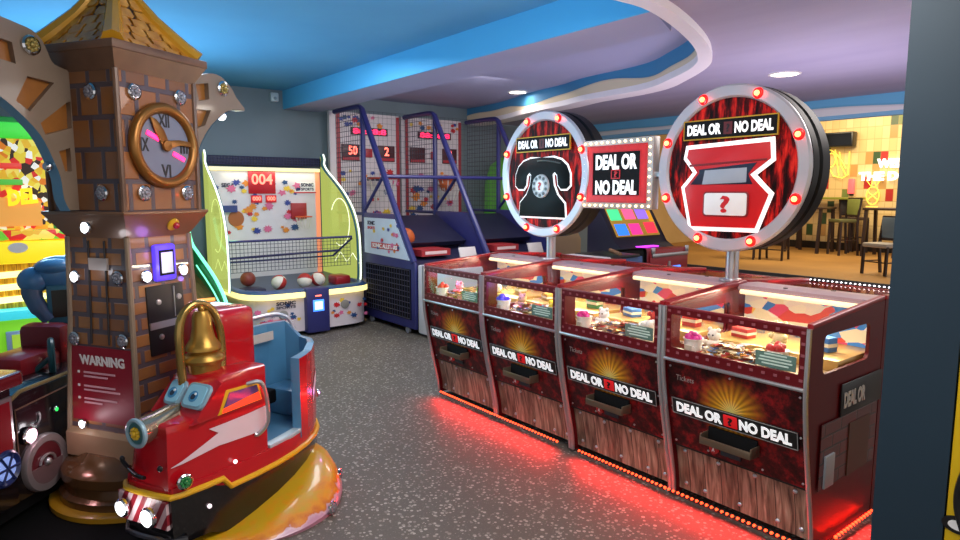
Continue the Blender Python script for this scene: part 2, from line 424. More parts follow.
def splats(name, parent, o, ex, ey, w, h, n, seed, smin=.03, smax=.08):
    """printed splashes: jagged flat shapes in several inks, one mesh"""
    R = random.Random(seed); mb = MB(); mb.M = frame3(o, ex, ey)
    for i in range(n):
        mb.mat(R.randrange(len(SPLAT))); cx, cy = R.uniform(-w/2, w/2), R.uniform(-h/2, h/2); s = R.uniform(smin, smax); k = R.choice((5, 6, 7, 9)); a0 = R.uniform(0, 6)
        mb.poly([(cx+s*(1 if j % 2 else R.uniform(.45, .75))*cos(a0+pi*j/k), cy+.75*s*(1 if j % 2 else R.uniform(.45, .75))*sin(a0+pi*j/k), .001+.0004*i) for j in range(2*k)])
    return mb.build(name, SPLAT, parent, smooth=False)

# ------------------------------------------------------------------ the setting
ZR = 2.63; YB = 8.2; ZU = 2.88; ZL = 2.68
struct(MB().box(-3.2, 10.45, -2.5, YB, -.1, 0).build('floor', M_FLOOR))
M_TAN = m_paint('cafe_floor_tan', '#9a7038', '#b98a49', .5, scale=.8)
struct(MB().box(10.45, 17, -2.5, 10.5, -.1, .25).build('floor', M_TAN))
struct(MB().box(10.40, 10.449, -2.5, 8.2, 0, .262).build('trim_1', plain('step_nosing', '#4a4a4e', .5)))
M_WALL = m_paint('slate_wall_paint', '#738289', '#7e8c93', .75, scale=1.)
struct(MB().box(-3.2, 10.4, YB, YB+.12, 0, 3.0).build('wall_back', M_WALL))
struct(MB().box(-.6, -.5, 2.6, YB, 0, 3.0).build('wall_left', M_WALL))
M_SKYC = m_paint('sky_blue_ceiling_paint', '#4f93bd', '#5c9fc6', .85, scale=.7)
M_LILC = m_paint('pale_lilac_ceiling_paint', '#9f98b2', '#aea7bd', .8, (1.2, .25, 1), 1.6)  # lilac tint of the light put into the ceiling colour
M_BEAM = plain('bright_blue_paint', '#55b0e2', .75, var=.04, scale=2.)
M_UNDER = plain('pale_grey_paint', '#a2a2c0', .8, var=.04, scale=2.)
struct(MB().box(-3.2, 3.2, -1, YB, ZU, ZU+.05).build('ceiling', M_SKYC))
struct(MB().box(3.7, 6.6, 1.0, YB, ZU, ZU+.05).build('ceiling', M_UNDER))
# dropped ceiling with the curved opening
curve = [(6.14, 8.2), (6.06, 7.3), (5.80, 6.4), (5.68, 5.70), (5.53, 5.16), (5.43, 4.29), (5.14, 3.75), (4.77, 3.25), (4.39, 2.96), (3.82, 2.68), (3.13, 2.44), (2.69, 2.42), (2.1, 2.35), (1.3, 1.9), (.5, 1.2), (.3, -1)]
cv = [Vector((p.x, p.y, 0)) for p in smooth_path([(x, y, 0) for x, y in curve], 6)]
def offset(pts, d):
    out = []
    for i, p in enumerate(pts):
        d = .26 if p.y > 4.6 else (.10 if p.y < 3.0 else .10+.16*(p.y-3.0)/1.6)
        t = (pts[min(i+1, len(pts)-1)]-pts[max(i-1, 0)]).normalized(); out.append(p+Vector((-t.y, t.x, 0))*d)
    return out
rim = offset(cv, .19)
mb = MB(); A = [mb.v((p.x, p.y, ZL)) for p in rim]
ex = [mb.v(p) for p in ((.6, -1, ZL), (8.0, -1, ZL), (8.0, YB, ZL))]
mb.f(A+ex); struct(mb.build('ceiling', M_LILC, smooth=False))
mb = MB()
for i in range(len(cv)-1):
    a, b, c, d = cv[i], cv[i+1], rim[i+1], rim[i]
    lo = [mb.v((p.x, p.y, ZR)) for p in (a, b, c, d)]; mb.f(lo)
    mb.f([mb.v((d.x, d.y, ZR)), mb.v((c.x, c.y, ZR)), mb.v((c.x, c.y, ZL+.03)), mb.v((d.x, d.y, ZL+.03))])
    mb.f([mb.v((a.x, a.y, ZR)), mb.v((b.x, b.y, ZR)), mb.v((b.x, b.y, ZL+.012)), mb.v((a.x, a.y, ZL+.012))])
struct(mb.build('trim_2', plain('white_rim_paint', '#f4ecee', .6, var=.03)))
M_MUR = m_mural('wave_mural', '#3f87b5', '#e6d3b4', .42, .16, 2.4)
mb = MB(); s = 0.; L = []
for i, p in enumerate(cv):
    if i: s += (p-cv[i-1]).length
    L.append((mb.v((p.x, p.y, ZL+.012)), mb.v((p.x, p.y, ZU)), s))
uvs = {}
for (a, b, s0), (c, d, s1) in zip(L, L[1:]): mb.f([a, c, d, b])
arc = [(Vector((p.x, p.y)), q[2]) for p, q in zip(cv, L)]
def arcuv(p): return (min(arc, key=lambda t: (t[0]-Vector((p.x, p.y))).length)[1], (p.z-ZL)/(ZU-ZL))
struct(mb.build('trim_3', M_MUR, uv=arcuv))
# ceiling beam
struct(MB().box(3.2, 3.215, 2.46, YB, 2.65, ZU).build('trim_4', M_BEAM))
struct(MB().prism([(3.215, 2.47), (3.7, 2.70), (3.7, YB), (3.215, YB)], lambda p, q: (p[0], p[1], q), 2.65, ZU).build('trim_5', M_UNDER))
# wave bulkhead before the cafe, cafe wall
M_MUR2 = m_mural('wave_mural_over_cafe', '#74bfe8', '#f4f0f2', .58, .12, 1.7, low='#8cc6ea')
struct(MB().box(8.0, 8.1, -1, YB, 2.44, ZU).build('wall_front', M_MUR2, uv=lambda p: (p.y, (p.z-2.44)/.24)))
struct(MB().box(16, 16.1, 2, 10.4, .25, 3.6).build('wall_right', m_tiles(), uv=lambda p: (p.y, p.z)))
struct(MB().box(15.96, 16, 2, 10.4, .25, .42).build('baseboard_right', plain('dark_skirting', '#191513', .6)))
struct(MB().box(8.1, 16.1, -1, 10.5, 3.6, 3.65).build('ceiling', m_paint('cafe_ceiling_paint', '#cfc8c4', '#d8d2ce', .8)))
struct(MB().box(8.1, 16.1, 10.4, 10.5, .25, 3.6).build('wall_cafe', m_paint('cafe_cream_paint', '#c8ab77', '#d2b682', .7)))
# pillar
struct(MB().box(2.5, 2.66, .662, .878, 0, ZL).build('wall_pillar', m_paint('slate_pillar_paint', '#132b3a', '#183140', .55, scale=1.5)))

# ------------------------------------------------------------------ coin pusher stations
SX = 2.68; HW = .3675; YC = [1.21+HW+.735*i for i in range(4)]
M_SUN = m_sunburst(); M_PLANK = m_wood('weathered_plank_print', '#3f3128', '#8f7a66', '#c4b09a')
M_BACKDROP = m_bright('pusher_backdrop_print', ['#e9d9b0', '#c9463a', '#efe5c8', '#3f7fc0', '#f0c060', '#e6dcc8', '#d04a6a'], 13, 22, .35)
M_PLAYF = m_paint('lit_playfield', '#c9a06a', '#e0c393', .35, scale=8.)
prof = smooth_path([(0, 1.038, 0), (0, .90, 0), (.0, .775, 0), (.012, .66, 0), (.04, .5, 0), (.085, .3, 0), (.125, .12, 0), (.135, .02, 0)], 4)
def px(z):  # depth of the front profile at height z
    for a, b in zip(prof, prof[1:]):
        if b.y <= z <= a.y: return a.x+(b.x-a.x)*(a.y-z)/max(a.y-b.y, 1e-6)
    return 0. if z > 1 else .135
LAMPD = {}
def dot_proto(r):
    return MB().ball((0, 0, 0), r, n=8, m=6)
def strip(parent, pts, mat, name='led_strip', dot='led'):
    """LED strip: a channel and its diodes"""
    a, b = Vector(pts[0]), Vector(pts[-1])
    st = MB().tube([a+Vector((0, 0, -.006)), b+Vector((0, 0, -.006))], .008, 6).build(name, BLACK, parent)
    if (dot, mat.name) not in LAMPD:
        LAMPD[(dot, mat.name)] = dot_proto(.006 if mat is L_WHITE else .0085).build(dot, mat, st); LAMPD[(dot, mat.name)].location = pts[0]; rest = pts[1:]
    else: rest = pts
    for p in rest: inst(LAMPD[(dot, mat.name)], st, p)
    return st
def make_station():
    t = empty('coin_pusher', '', 'coin pusher', (SX, YC[0], 0))
    outline = [(p.x+.004, p.y) for p in prof]+[(.735, .02), (.735, 1.086)]
    for sgn in (-1, 1):
        y0, y1 = (HW-.02, HW-.004) if sgn > 0 else (-HW+.004, -HW+.02)
        win = rect(.12, .585, .822, .995, .03)
        plate('side_panel', [outline, win], frame3((0, (y0+y1)/2, 0), (1, 0, 0), (0, 0, 1)), .016, MAROON, t)
        MB().tube([(p.x-.004, sgn*(HW-.012), p.y) for p in prof], .011, 8).build('edge_trim', SILVER, t)
        mb = MB(); yy = sgn*(HW-.016)
        mb.prism([(0.01, 1.036), (.73, 1.086), (.73, 1.106), (.01, 1.056)], lambda p, q: (p[0], q, p[1]), yy-.014, yy+.014, bev=.004)
        mb.build('top_rail', DRED, t)
    # lower front: printed door, planks
    iw = HW-.024; mb = MB(); zs = [.762, .66, .56, .46, .38, .305]
    mb.rings([[(px(z)+.014, y, z) for y in (-iw, iw)] for z in zs], closed=False); mb.build('door_panel', M_SUN, t)
    mb = MB(); mb.rings([[(px(z)+.03, y, z) for y in (-iw, iw)] for z in (.305, .2, .1, .045)], closed=False)
    mb.build('plank_panel', M_PLANK, t, uv=lambda p: (p.y, p.z))
    MB().box(.096, .118, -iw, iw, .300, .308).build('door_lip', BLACK, t)
    bolt = None
    for y, z in [(-.28, .27), (-.09, .275), (.10, .27), (.29, .275), (-.30, .085), (-.19, .08), (.0, .085), (.19, .08), (.30, .085)]:
        if bolt is None:
            bolt = MB().lathe([(.011, 0), (.010, .004), (.004, .008), (0, .009)], (0, 0, 0), (-1, 0, .2), 10).build('bolt', SILVER, t); bolt.location = (px(z)+.03, y, z)
        else: inst(bolt, t, (px(z)+.03, y, z))
    screw = None
    for y, z in [(-.325, .735), (.325, .735), (-.325, .33), (.325, .33), (.0, .742), (-.325, .55), (.325, .52), (.14, .33), (-.14, .33)]:
        if screw is None:
            screw = MB().lathe([(.006, 0), (.005, .004), (0, .005)], (0, 0, 0), (-1, 0, .15), 8).build('screw', SILVER, t); screw.location = (px(z)+.014, y, z)
        else: inst(screw, t, (px(z)+.014, y, z))
    # lettered banner
    ang = (px(.495)-px(.57))/.075; bx = px(.533)+.006; eyb = Vector((-ang, 0, 1)).normalized(); Mb = frame3((bx, .0, .533), LEFTX, eyb)
    mb = MB(); mb.M = Mb; mb.box(-.318, .318, -.042, .042, -.006, .004, bev=.002); ban = mb.build('banner', BLACK, t)
    mb = MB(); mb.M = Mb
    for a in ((-.318, .318, .039, .042), (-.318, .318, -.042, -.039), (-.318, -.315, -.042, .042), (.315, .318, -.042, .042)): mb.box(*a, .004, .006)
    mb.build('banner_border', plain('grey_print', '#8d8a88', .4), ban)
    def bpos(x, h=.007): return Mb @ Vector((x, 0, h))
    text('lettering', 'DEAL OR', L_TEXT, ban, bpos(-.165), LEFTX, eyb, .25, .054, .002, .045)
    text('lettering', 'NO DEAL', L_TEXT, ban, bpos(.170), LEFTX, eyb, .245, .054, .002, .045)
    mb = MB(); mb.M = Mb; mb.box(-.033, .037, -.03, .03, .004, .009, bev=.003); qb = mb.build('question_box', glow('red_box_print', '#c4161b', .5), ban)
    text('question_mark', '?', BLACK, qb, bpos(.002, .0095), LEFTX, eyb, .026, .04, .001, .03)
    # ticket chute
    x0 = px(.44)
    mb = MB(); mb.box(x0-.065, x0+.01, -.135, .125, .400, .408, bev=.003).box(x0-.07, x0-.062, -.135, .125, .400, .436, bev=.003).box(x0-.065, x0+.01, -.137, -.129, .400, .450, bev=.003).box(x0-.065, x0+.01, .119, .127, .400, .450, bev=.003)
    ch = mb.build('ticket_chute', plain('bronze_metal', '#7d6a58', .3, .7), t)
    MB().box(x0-.004, x0+.012, -.129, .119, .408, .472).build('chute_mouth', MATTE, ch)
    dc = MB().cyl((px(.35)+.02, .105, .352), (px(.35)+.004, .105, .350), .023, 20).build('age_sticker', plain('sticker_red', '#b02a2a', .4), t)
    text('sticker_mark', 'A', WPRINT, dc, (px(.35)+.003, .105, .350), LEFTX, UP, .016, .02, .001)
    MB().box(px(.345)+.006, px(.345)+.014, -.035, .068, .335, .356).build('instruction_sticker', plain('sticker_dark', '#2a2f38', .4), t)
    text('ticket_lettering', 'Tickets', plain('faint_print', '#8f7a76', .5), t, (px(.68)+.009, .24, .685), LEFTX, UP, .10, .026, .001, .0)
    # glazed front
    plate('window_frame', [rect(-iw, iw, .782, 1.032), rect(-.318, .318, .835, 1.0, .008)], YZ(.006), .012, MAROON, t)
    fl = None
    for y, z in [(-.33+.055*i, z) for i in range(13) for z in (1.017, .812)]+[(y, z) for z in (.87, .92, .97) for y in (-.332, .332)]:
        if fl is None: fl = MB().box(-.0015, .0005, -.008, .008, -.006, .006).build('frame_light', PATCH, t); fl.location = (0, y, z)
        else: inst(fl, t, (0, y, z))
    MB().box(.008, .011, -.319, .319, .834, 1.001).build('front_glass', GLASS, t)
    MB().box(-.012, .008, -HW+.014, HW-.014, .766, .782, bev=.005).build('cross_trim', SILVER, t)
    tg = MB(); tg.poly([(.012, -iw, 1.037), (.65, -iw, 1.082), (.65, iw, 1.082), (.012, iw, 1.037)]); tg.build('top_glass', GLASS, t, smooth=False)
    MB().box(.0, .02, -iw, iw, 1.030, 1.042, bev=.003).build('top_trim', plain('maroon_edge', '#6d1a24', .3), t)
    mb = MB(); mb.prism([(.64, 1.06), (.74, 1.066), (.74, 1.094), (.64, 1.088)], lambda p, q: (p[0], q, p[1]), -iw, iw); mb.build('top_spine', plain('mauve_spine', '#a58a94', .3), t)
    lk = MB().cyl((.69, .1, 1.089), (.69, .1, 1.094), .012, 12).build('spine_lock', BLACK, t)
    # inside
    MB().box(.02, .72, -iw, iw, .77, .785).build('playfield', M_PLAYF, t)
    MB().box(.34, .72, -iw+.01, iw-.01, .785, .84, bev=.006).build('pusher_shelf', plain('shelf_gold', '#caa25c', .25, .3), t)
    MB().box(.722, .733, -iw, iw, .77, 1.066).build('backdrop', M_BACKDROP, t)
    MB().cyl((.62, -iw+.03, 1.055), (.62, iw-.03, 1.055), .013, 10).build('light_tube', L_TUBE, t)
    area('case_light', (.56, 0, 1.055), (.30, 0, .80), .55, 5.6, (1, .85, .62), .02, t).rotation_euler = Vector((-.3, 0, -.26)).to_track_quat('-Z', 'Y').to_euler()
    return t
P0 = make_station()
ST = [P0]
for i in range(1, 4):
    c = copy_tree(P0); c.location = (SX, YC[i], 0); ST.append(c)
GP = 'coin pusher stations on the near side of the row'
for s_, l in zip(ST, ('coin pusher station nearest the slate pillar, its end window showing', 'coin pusher station second from the slate pillar, under the telephone side of the sign gap', 'coin pusher station second from the far end, next to the gap in the red floor strip', 'coin pusher station at the far end of the row, beside the white basketball console')):
    s_['label'] = l; s_['group'] = GP
ST[1]['label'] = 'second coin pusher station from the slate pillar, right of the floor strip gap'
ST[2]['label'] = 'third coin pusher station from the slate pillar, left of the floor strip gap'
FAR = []
for i in range(4):
    c = copy_tree(P0); c.location = (SX+1.48, YC[i], 0); c.rotation_euler = (0, 0, pi); c['group'] = 'coin pusher stations on the far side of the row'; FAR.append(c)
    c['label'] = ('coin pusher behind the one nearest the pillar, white lights along its far edge', 'coin pusher behind the second one from the pillar, under the red box sign', 'coin pusher behind the third one from the slate pillar, under the square sign', 'coin pusher at the far back corner of the row, behind the telephone sign')[i]
# notices: green card in the right corner of each near window
for k, s_ in enumerate(ST):
    n = MB().box(.013, .016, -.30, -.12, .838, .905).build('notice', plain('notice_green', '#5f7f73', .4), s_)
    mb = MB()
    for j, w in enumerate((.10, .14, .15, .12)): mb.box(.0105, .013, -.21-w/2, -.21+w/2, .893-.014*j, .899-.014*j)
    mb.build('notice_lines', plain('notice_print', '#cfe0d2', .4), n)
# red strips at the foot: one run per station
RL = (1, .015, .012)
for i, s_ in enumerate(ST):
    a, b = (-.285, .355) if i % 2 == 0 else (-.355, .26)
    n = 24; strip(s_, [(.085, a+(b-a)*j/(n-1), .05) for j in range(n)], L_ORANGE)
    area('strip_glow', (.06, (a+b)/2, .062), (-.03, (a+b)/2, 0), (b-a), 4.2, RL, .02, s_).rotation_euler = Vector((-.085, 0, -.085)).to_track_quat('-Z', 'Y').to_euler()
strip(ST[0], [(.28+.03*j, -HW-.03, .05) for j in range(14)], L_ORANGE)
area('strip_glow', (.45, -HW-.035, .07), (.45, -HW-.08, 0), .4, 3.2, RL, .03, ST[0])
strip(FAR[0], [(.012, -.33+.66*j/25, 1.048) for j in range(26)], L_WHITE)
point('case_spot', (.16, .20, .96), 1.1, (.28, .15, 1), .02, ST[2]); point('case_spot', (.2, -.22, .96), .7, (1, .8, .1), .02, ST[2]); point('case_spot', (.16, .22, .96), .8, (1, .1, .4), .02, ST[3]); point('case_spot', (.2, -.12, .97), .5, (.2, 1, .4), .02, ST[3])
# side graphics of the end station
e0 = ST[0]; yE = -HW-.002
mb = MB().box(.30, .735, yE-.006, yE, .60, .75, bev=.003); eb = mb.build('side_banner', BLACK, e0)
text('lettering', 'DEAL OR', plain('dim_white_print', '#b8b2ae', .5), eb, (.43, yE-.008, .673), (1, 0, 0), UP, .22, .075, .002, .045)
MB().box(.13, .70, yE-.003, yE, .30, .60).build('side_print', m_brick('side_print_brick', '#6e1418', '#57100f', '#2a0808', .16, .06, .006), e0)
MB().box(.17, .26, yE-.012, yE, .30, .45, bev=.004).build('side_card', plain('grey_card', '#9aa0a8', .4), e0)
MB().box(.40, .62, yE-.008, yE-.003, .30, .55).build('side_doorway', plain('dark_brown_print', '#4f2a18', .5), e0)

# prizes inside
def prize_cup(loc, fill, label, lid=None):
    t = empty('prize_cup', label, 'cup', loc, 0, 'cups of prizes behind the pusher glass')
    MB().lathe([(.0, 0), (.036, 0), (.046, .085), (.050, .087), (.050, .092), (.043, .09), (.0, .075)], n=20).build('cup', plain('cup_white', '#f1ede4', .4), t)
    R = random.Random(label); mb = MB()
    for i in range(9): mb.ball((R.uniform(-.026, .026), R.uniform(-.026, .026), .088+R.uniform(0, .024)), R.uniform(.014, .021), n=8, m=6)
    mb.build('filling', fill, t)
    MB().box(-.0475, -.040, -.018, .018, .03, .06).build('cup_label', plain('cup_label_print', '#c9c0ae', .5), t)
    return t
def plush(loc, label, col):
    t = empty('plush_toy', label, 'plush toy', loc, 0, 'small plush toys behind the pusher glass'); m = plain('plush_'+col[1:], col, .9)
    MB().ball((0, 0, .035), .036, n=12).build('body', m, t); h = MB().ball((0, 0, .088), .032, n=12).build('head', m, t)
    for s in (-1, 1):
        MB().ball((0, s*.024, .116), .012, n=8, m=6).build('ear', m, h); MB().ball((-.029, s*.011, .093), .005, n=6, m=5).build('eye', BLACK, h)
        MB().ball((-.02, s*.034, .05), .014, n=8, m=6).build('arm', m, t); MB().ball((-.028, s*.02, .012), .014, n=8, m=6).build('foot', m, t)
    return t
def heap(loc, seed, label):
    R = random.Random(seed); mb = MB()
    for i in range(260):
        mb.mat(R.randrange(5)); x, y = R.gauss(0, .06), R.gauss(0, .11); x = max(-.13, min(.13, x)); y = max(-.22, min(.22, y))
        mb.M = Matrix.Translation((x, y, .006+.045*max(0, 1-hypot(x/.13, y/.22))*R.random()+.0006*i/4)) @ Matrix.Rotation(R.uniform(0, 6.3), 4, 'Z') @ Matrix.Rotation(R.uniform(-.35, .35), 4, 'X')
        if i % 3: mb.box(-.02, .02, -.014, .014, 0, .0015)
        else: mb.cyl((0, 0, 0), (0, 0, .002), .012, 10)
    o = mb.build('token_heap', [plain('heap_cream', '#e8d9b4', .4), plain('heap_gold', '#c98f35', .25, .5), plain('heap_red', '#b5362f', .4), plain('heap_blue', '#5d86b3', .4), plain('heap_brown', '#8a5a2c', .4)], None, smooth=False)
    o.location = loc; o['kind'] = 'stuff'; return tag(o, label, 'tokens')
def gift(loc, s, col, label):
    t = empty('prize_box', label, 'box', loc, random.uniform(-.4, .4), 'small boxed prizes behind the pusher glass')
    MB().box(-s[0], s[0], -s[1], s[1], 0, s[2], bev=.003).build('carton', plain('carton_'+col[1:], col, .4), t)
    MB().box(-s[0]-.001, s[0]+.001, -s[1]-.001, s[1]+.001, s[2]*.35, s[2]*.6).build('band', plain('carton_band', '#efe3c2', .4), t)
    return t
PK = plain('filling_pink', '#e63fa0', .4); GN = plain('filling_green', '#5cbf4a', .4); RD = plain('filling_red', '#d8352f', .4); YL = plain('filling_yellow', '#e8c928', .4); PU = plain('filling_violet', '#5a43e0', .35); WT = plain('filling_white', '#efe9e0', .6)
names = ('nearest pusher', 'second pusher from the pillar', 'third pusher from the pillar', 'farthest pusher')
fills = ((PK, 'pink', RD, 'red'), (PK, 'pink', WT, 'white'), (PU, 'violet', YL, 'yellow'), (RD, 'red', GN, 'green'))
for i, y in enumerate(YC):
    a, an, b, bn = fills[i]
    prize_cup((SX+.10, y+.255, .786), a, 'white prize cup with %s filling, left in the %s' % (an, names[i]))
    prize_cup((SX+.19, y-.13, .786), b, 'white prize cup with %s filling, right of centre in the %s' % (bn, names[i]))
    plush((SX+.25, y+.235, .786), 'small %s plush behind the left cup in the %s' % (('cream', 'white', 'tan', 'pink')[i], names[i]), ('#efe6d6', '#f4f2ee', '#c9a070', '#e7a6b4')[i])
    plush((SX+.42, y-.02, .841), 'small %s plush on the middle of the shelf in the %s' % (('yellow', 'red', 'cream', 'white')[i], names[i]), ('#ecd9a0', '#c94a40', '#efe2cc', '#f2efe8')[i])
    heap((SX+.20, y+.06, .787), 10+i, 'scattered tokens and cards on the playfield of the %s' % names[i])
    gift((SX+.47, y+.20, .841), (.035, .05, .05), ('#c23a34', '#3f74b5', '#b58a3a', '#7d3f9a')[i], '%s prize box at the back left of the %s' % (('red', 'blue', 'ochre', 'purple')[i], names[i]))
    gift((SX+.50, y-.20, .841), (.03, .045, .07), ('#3f74b5', '#c23a34', '#3c8a5a', '#c2a034')[i], '%s prize box at the back right of the %s' % (('blue', 'red', 'green', 'yellow')[i], names[i]))
    heap((SX+1.28, y, .787), 30+i, 'scattered tokens and cards in the case behind the %s' % names[i])
    gift((SX+1.02, y+.14, .841), (.03, .06, .08), ('#c9382f', '#d8c7a0', '#3f74b5', '#c9382f')[i], '%s prize box in the case behind the %s' % (('scarlet', 'sand', 'blue', 'scarlet')[i], names[i]))

# ------------------------------------------------------------------ marquee signs
M_CURT = m_curtain()
def marquee(y, label):
    """round sign on a post: origin at post foot"""
    t = empty('marquee_sign', label, 'sign', (3.42, y, 1.094), 0, 'round signs above the coin pushers')
    cz = .633; fx = -.09
    MB().tube([(-.0, 0, 0), (-.0, 0, .19)], .036, 20).build('post', SILVER, t)
    MB().lathe([(.07, 0), (.07, .006), (.05, .012)], n=20).build('post_foot', SILVER, t)
    dr = MB().lathe([(.02, 0), (.452, 0), (.462, .012), (.462, .07), (.448, .08), (.448, .10), (.462, .11), (.462, .19), (.452, .20), (.02, .20)], (fx+.008, 0, cz), (1, 0, 0), 64).build('drum', plain('drum_black', '#060607', .5, spec=.25), t)
    rg = MB().lathe([(.462, .0), (.462, -.012), (.452, -.024), (.400, -.024), (.390, -.012), (.390, 0)], (fx+.01, 0, cz), (1, 0, 0), 64)
    rg.build('rim', plain('satin_grey_rim', '#b9b8bf', .32, .35), t)
    MB().lathe([(.0, 0), (.394, 0), (.394, -.004), (0, -.004)], (fx+.008, 0, cz), (1, 0, 0), 48).build('face', M_CURT, t)
    for k in range(8):
        a = pi/8+k*pi/4; c = (fx-.014, -.426*cos(a), cz+.426*sin(a))
        if k == 0 and 'lamp' not in LAMPD:
            so = MB().lathe([(.030, 0), (.027, .008), (.02, .010)], (0, 0, 0), (-1, 0, 0), 16).build('lamp', L_REDHALO, t); LAMPD['lamp'] = so; so.location = c
            b_ = MB().ball((-.014, 0, 0), .015, n=12, m=8).build('bulb', L_RED, so); LAMPD['bulb'] = b_
            lp = point('lamp_glow', (-.045, 0, 0), .16, (1, .06, .04), .012, so)
        else:
            so = LAMPD['lamp'].copy(); COL.objects.link(so); so.parent = t; so.location = c
            for ch in LAMPD['lamp'].children: d = ch.copy(); COL.objects.link(d); d.parent = so
    # banner
    Mb = frame3((fx-.012, 0, cz+.225), LEFTX, (0, .0, 1))
    mb = MB(); mb.M = Mb @ Matrix.Rotation(.0, 4, 'Z'); mb.box(-.285, .285, -.056, .056, -.006, .004); bn = mb.build('banner', plain('gold_frame', '#c9992c', .3, .4), t)
    mb = MB(); mb.M = Mb; mb.box(-.278, .278, -.049, .049, .003, .006); mb.build('banner_field', MATTE, bn)
    for s_, x, w in (('DEAL OR', -.15, .215), ('NO DEAL', .15, .22)): text('lettering', s_, L_TEXT, bn, Mb @ Vector((x, 0, .006)), LEFTX, UP, w, .062, .002, .045)
    mb = MB(); mb.M = Mb; mb.box(-.026, .026, -.034, .034, .006, .008); q = mb.build('question_box', plain('dark_red_box', '#5a0f12', .4), bn)
    text('question_mark', '?', plain('dark_print', '#1d0506', .5), q, Mb @ Vector((0, 0, .0085)), LEFTX, UP, .02, .045, .001)
    return t, fx, cz
GLYPH = glow('lit_white_outline', '#f7f7f7', .55)
def shape(name, pts, t, fx, cz, h0, h1, mat, bev=.002):
    mb = MB(); mb.prism(pts, lambda p, q: (fx-q, -p[0], cz+p[1]), h0, h1, bev=bev); return mb.build(name, mat, t)
# telephone sign
t, fx, cz = marquee(3.51, 'round sign with black telephone, left of the square sign')
def sym(half): return half+[(-x, y) for x, y in half[::-1]]
tel = sym([(.0, .125), (.12, .12), (.20, .10), (.255, .06), (.285, .0), (.287, -.08), (.255, -.105), (.20, -.105), (.172, -.075), (.166, -.005), (.135, .022), (.108, .0), (.122, -.08), (.16, -.15), (.235, -.21), (.245, -.31)])
tel = [(x, y) for x, y in tel]
def grow(pts, d):
    cx = sum(p[0] for p in pts)/len(pts); n = len(pts); A = sum(pts[i][0]*pts[(i+1) % n][1]-pts[(i+1) % n][0]*pts[i][1] for i in range(n)); sg = 1 if A > 0 else -1; out = []
    for i in range(n):
        a, b, c = Vector(pts[i-1]), Vector(pts[i]), Vector(pts[(i+1) % n]); n1 = Vector(((b-a).y, -(b-a).x)); n2 = Vector(((c-b).y, -(c-b).x))
        if n1.length < 1e-6 or n2.length < 1e-6: out.append(tuple(b)); continue
        n1.normalize(); n2.normalize(); m = n1+n2; m = m/max(m.length_squared/2, .35); out.append(tuple(b+m*d*sg))
    return out
telo = shape('telephone_outline', grow(tel, .013), t, fx, cz, .006, .012, GLYPH)
telb = shape('telephone_body', tel, t, fx, cz, .012, .02, plain('phone_black', '#070908', .45, spec=.15))
MB().lathe([(0, 0), (.088, 0), (.084, .012), (0, .014)], (fx-.02, 0, cz-.085), (-1, 0, 0), 32).build('dial', plain('dial_grey', '#b9bcbc', .3), telb)
hole = None
for k in range(10):
    a = pi*.1+k*.2*pi; c = (fx-.034, .066*cos(a), cz-.085+.066*sin(a))
    if hole is None: hole = MB().lathe([(0, 0), (.012, 0), (.012, .003), (0, .003)], (0, 0, 0), (-1, 0, 0), 12).build('dial_hole', plain('dial_hole_print', '#5b605f', .4), telb); hole.location = c
    else: inst(hole, telb, c)
MB().lathe([(0, 0), (.045, 0), (.045, .002), (0, .002)], (fx-.034, 0, cz-.085), (-1, 0, 0), 24).build('dial_centre', WPRINT, telb)
text('question_mark', '?', LRED, telb, (fx-.037, 0, cz-.085), LEFTX, UP, .035, .06, .002, .03)
MB().tube([(fx-.022, y, cz+.07+.03*cos(y/.2*1.4)) for y in [-.2+.04*i for i in range(7)]], .006, 6).build('handset_line', plain('grey_line_print', '#4a5552', .3), telb)  # highlight on the handset drawn as a grey line
# briefcase-box sign
t, fx, cz = marquee(2.02, 'round sign with red prize box, right of the square sign')
box_ = [(-.262, .135), (.262, .155), (.272, .04), (.165, -.035), (.272, -.135), (.195, -.34), (-.225, -.345), (-.285, -.10), (-.205, -.015), (-.275, .065)]
shape('box_outline', grow(box_, .006), t, fx, cz, .006, .012, GLYPH)
ib = grow(box_, -.018); bd = shape('box_body', ib, t, fx, cz, .012, .018, LRED)
shape('box_opening', [(-.17, .0), (.18, .03), (.13, -.03), (.16, -.085), (-.225, -.085), (-.165, -.02)], bd, fx, cz, .018, .021, plain('box_inside_print', '#1b2338', .4))
shape('note_bundle', [(-.13, -.005), (.125, .005), (.125, -.075), (-.145, -.085)], bd, fx, cz, .021, .024, plain('note_grey', '#9aa1ad', .4))
shape('box_lid_line', [(-.235, .03), (.235, .05), (.235, .04), (-.235, .018)], bd, fx, cz, .018, .020, plain('lid_shadow_print', '#7d0d12', .4))  # dark red line across the box lid
shape('tag_edge', rect(-.135, .145, -.265, -.125, .02), bd, fx, cz, .020, .024, plain('tag_edge_print', '#7d1016', .4))
tg = shape('number_tag', rect(-.125, .135, -.257, -.133, .016), bd, fx, cz, .024, .027, plain('tag_white', '#e9e6e4', .35))
text('question_mark', '?', LRED, tg, (fx-.0275, -.005, cz-.195), LEFTX, UP, .06, .095, .002, .03)
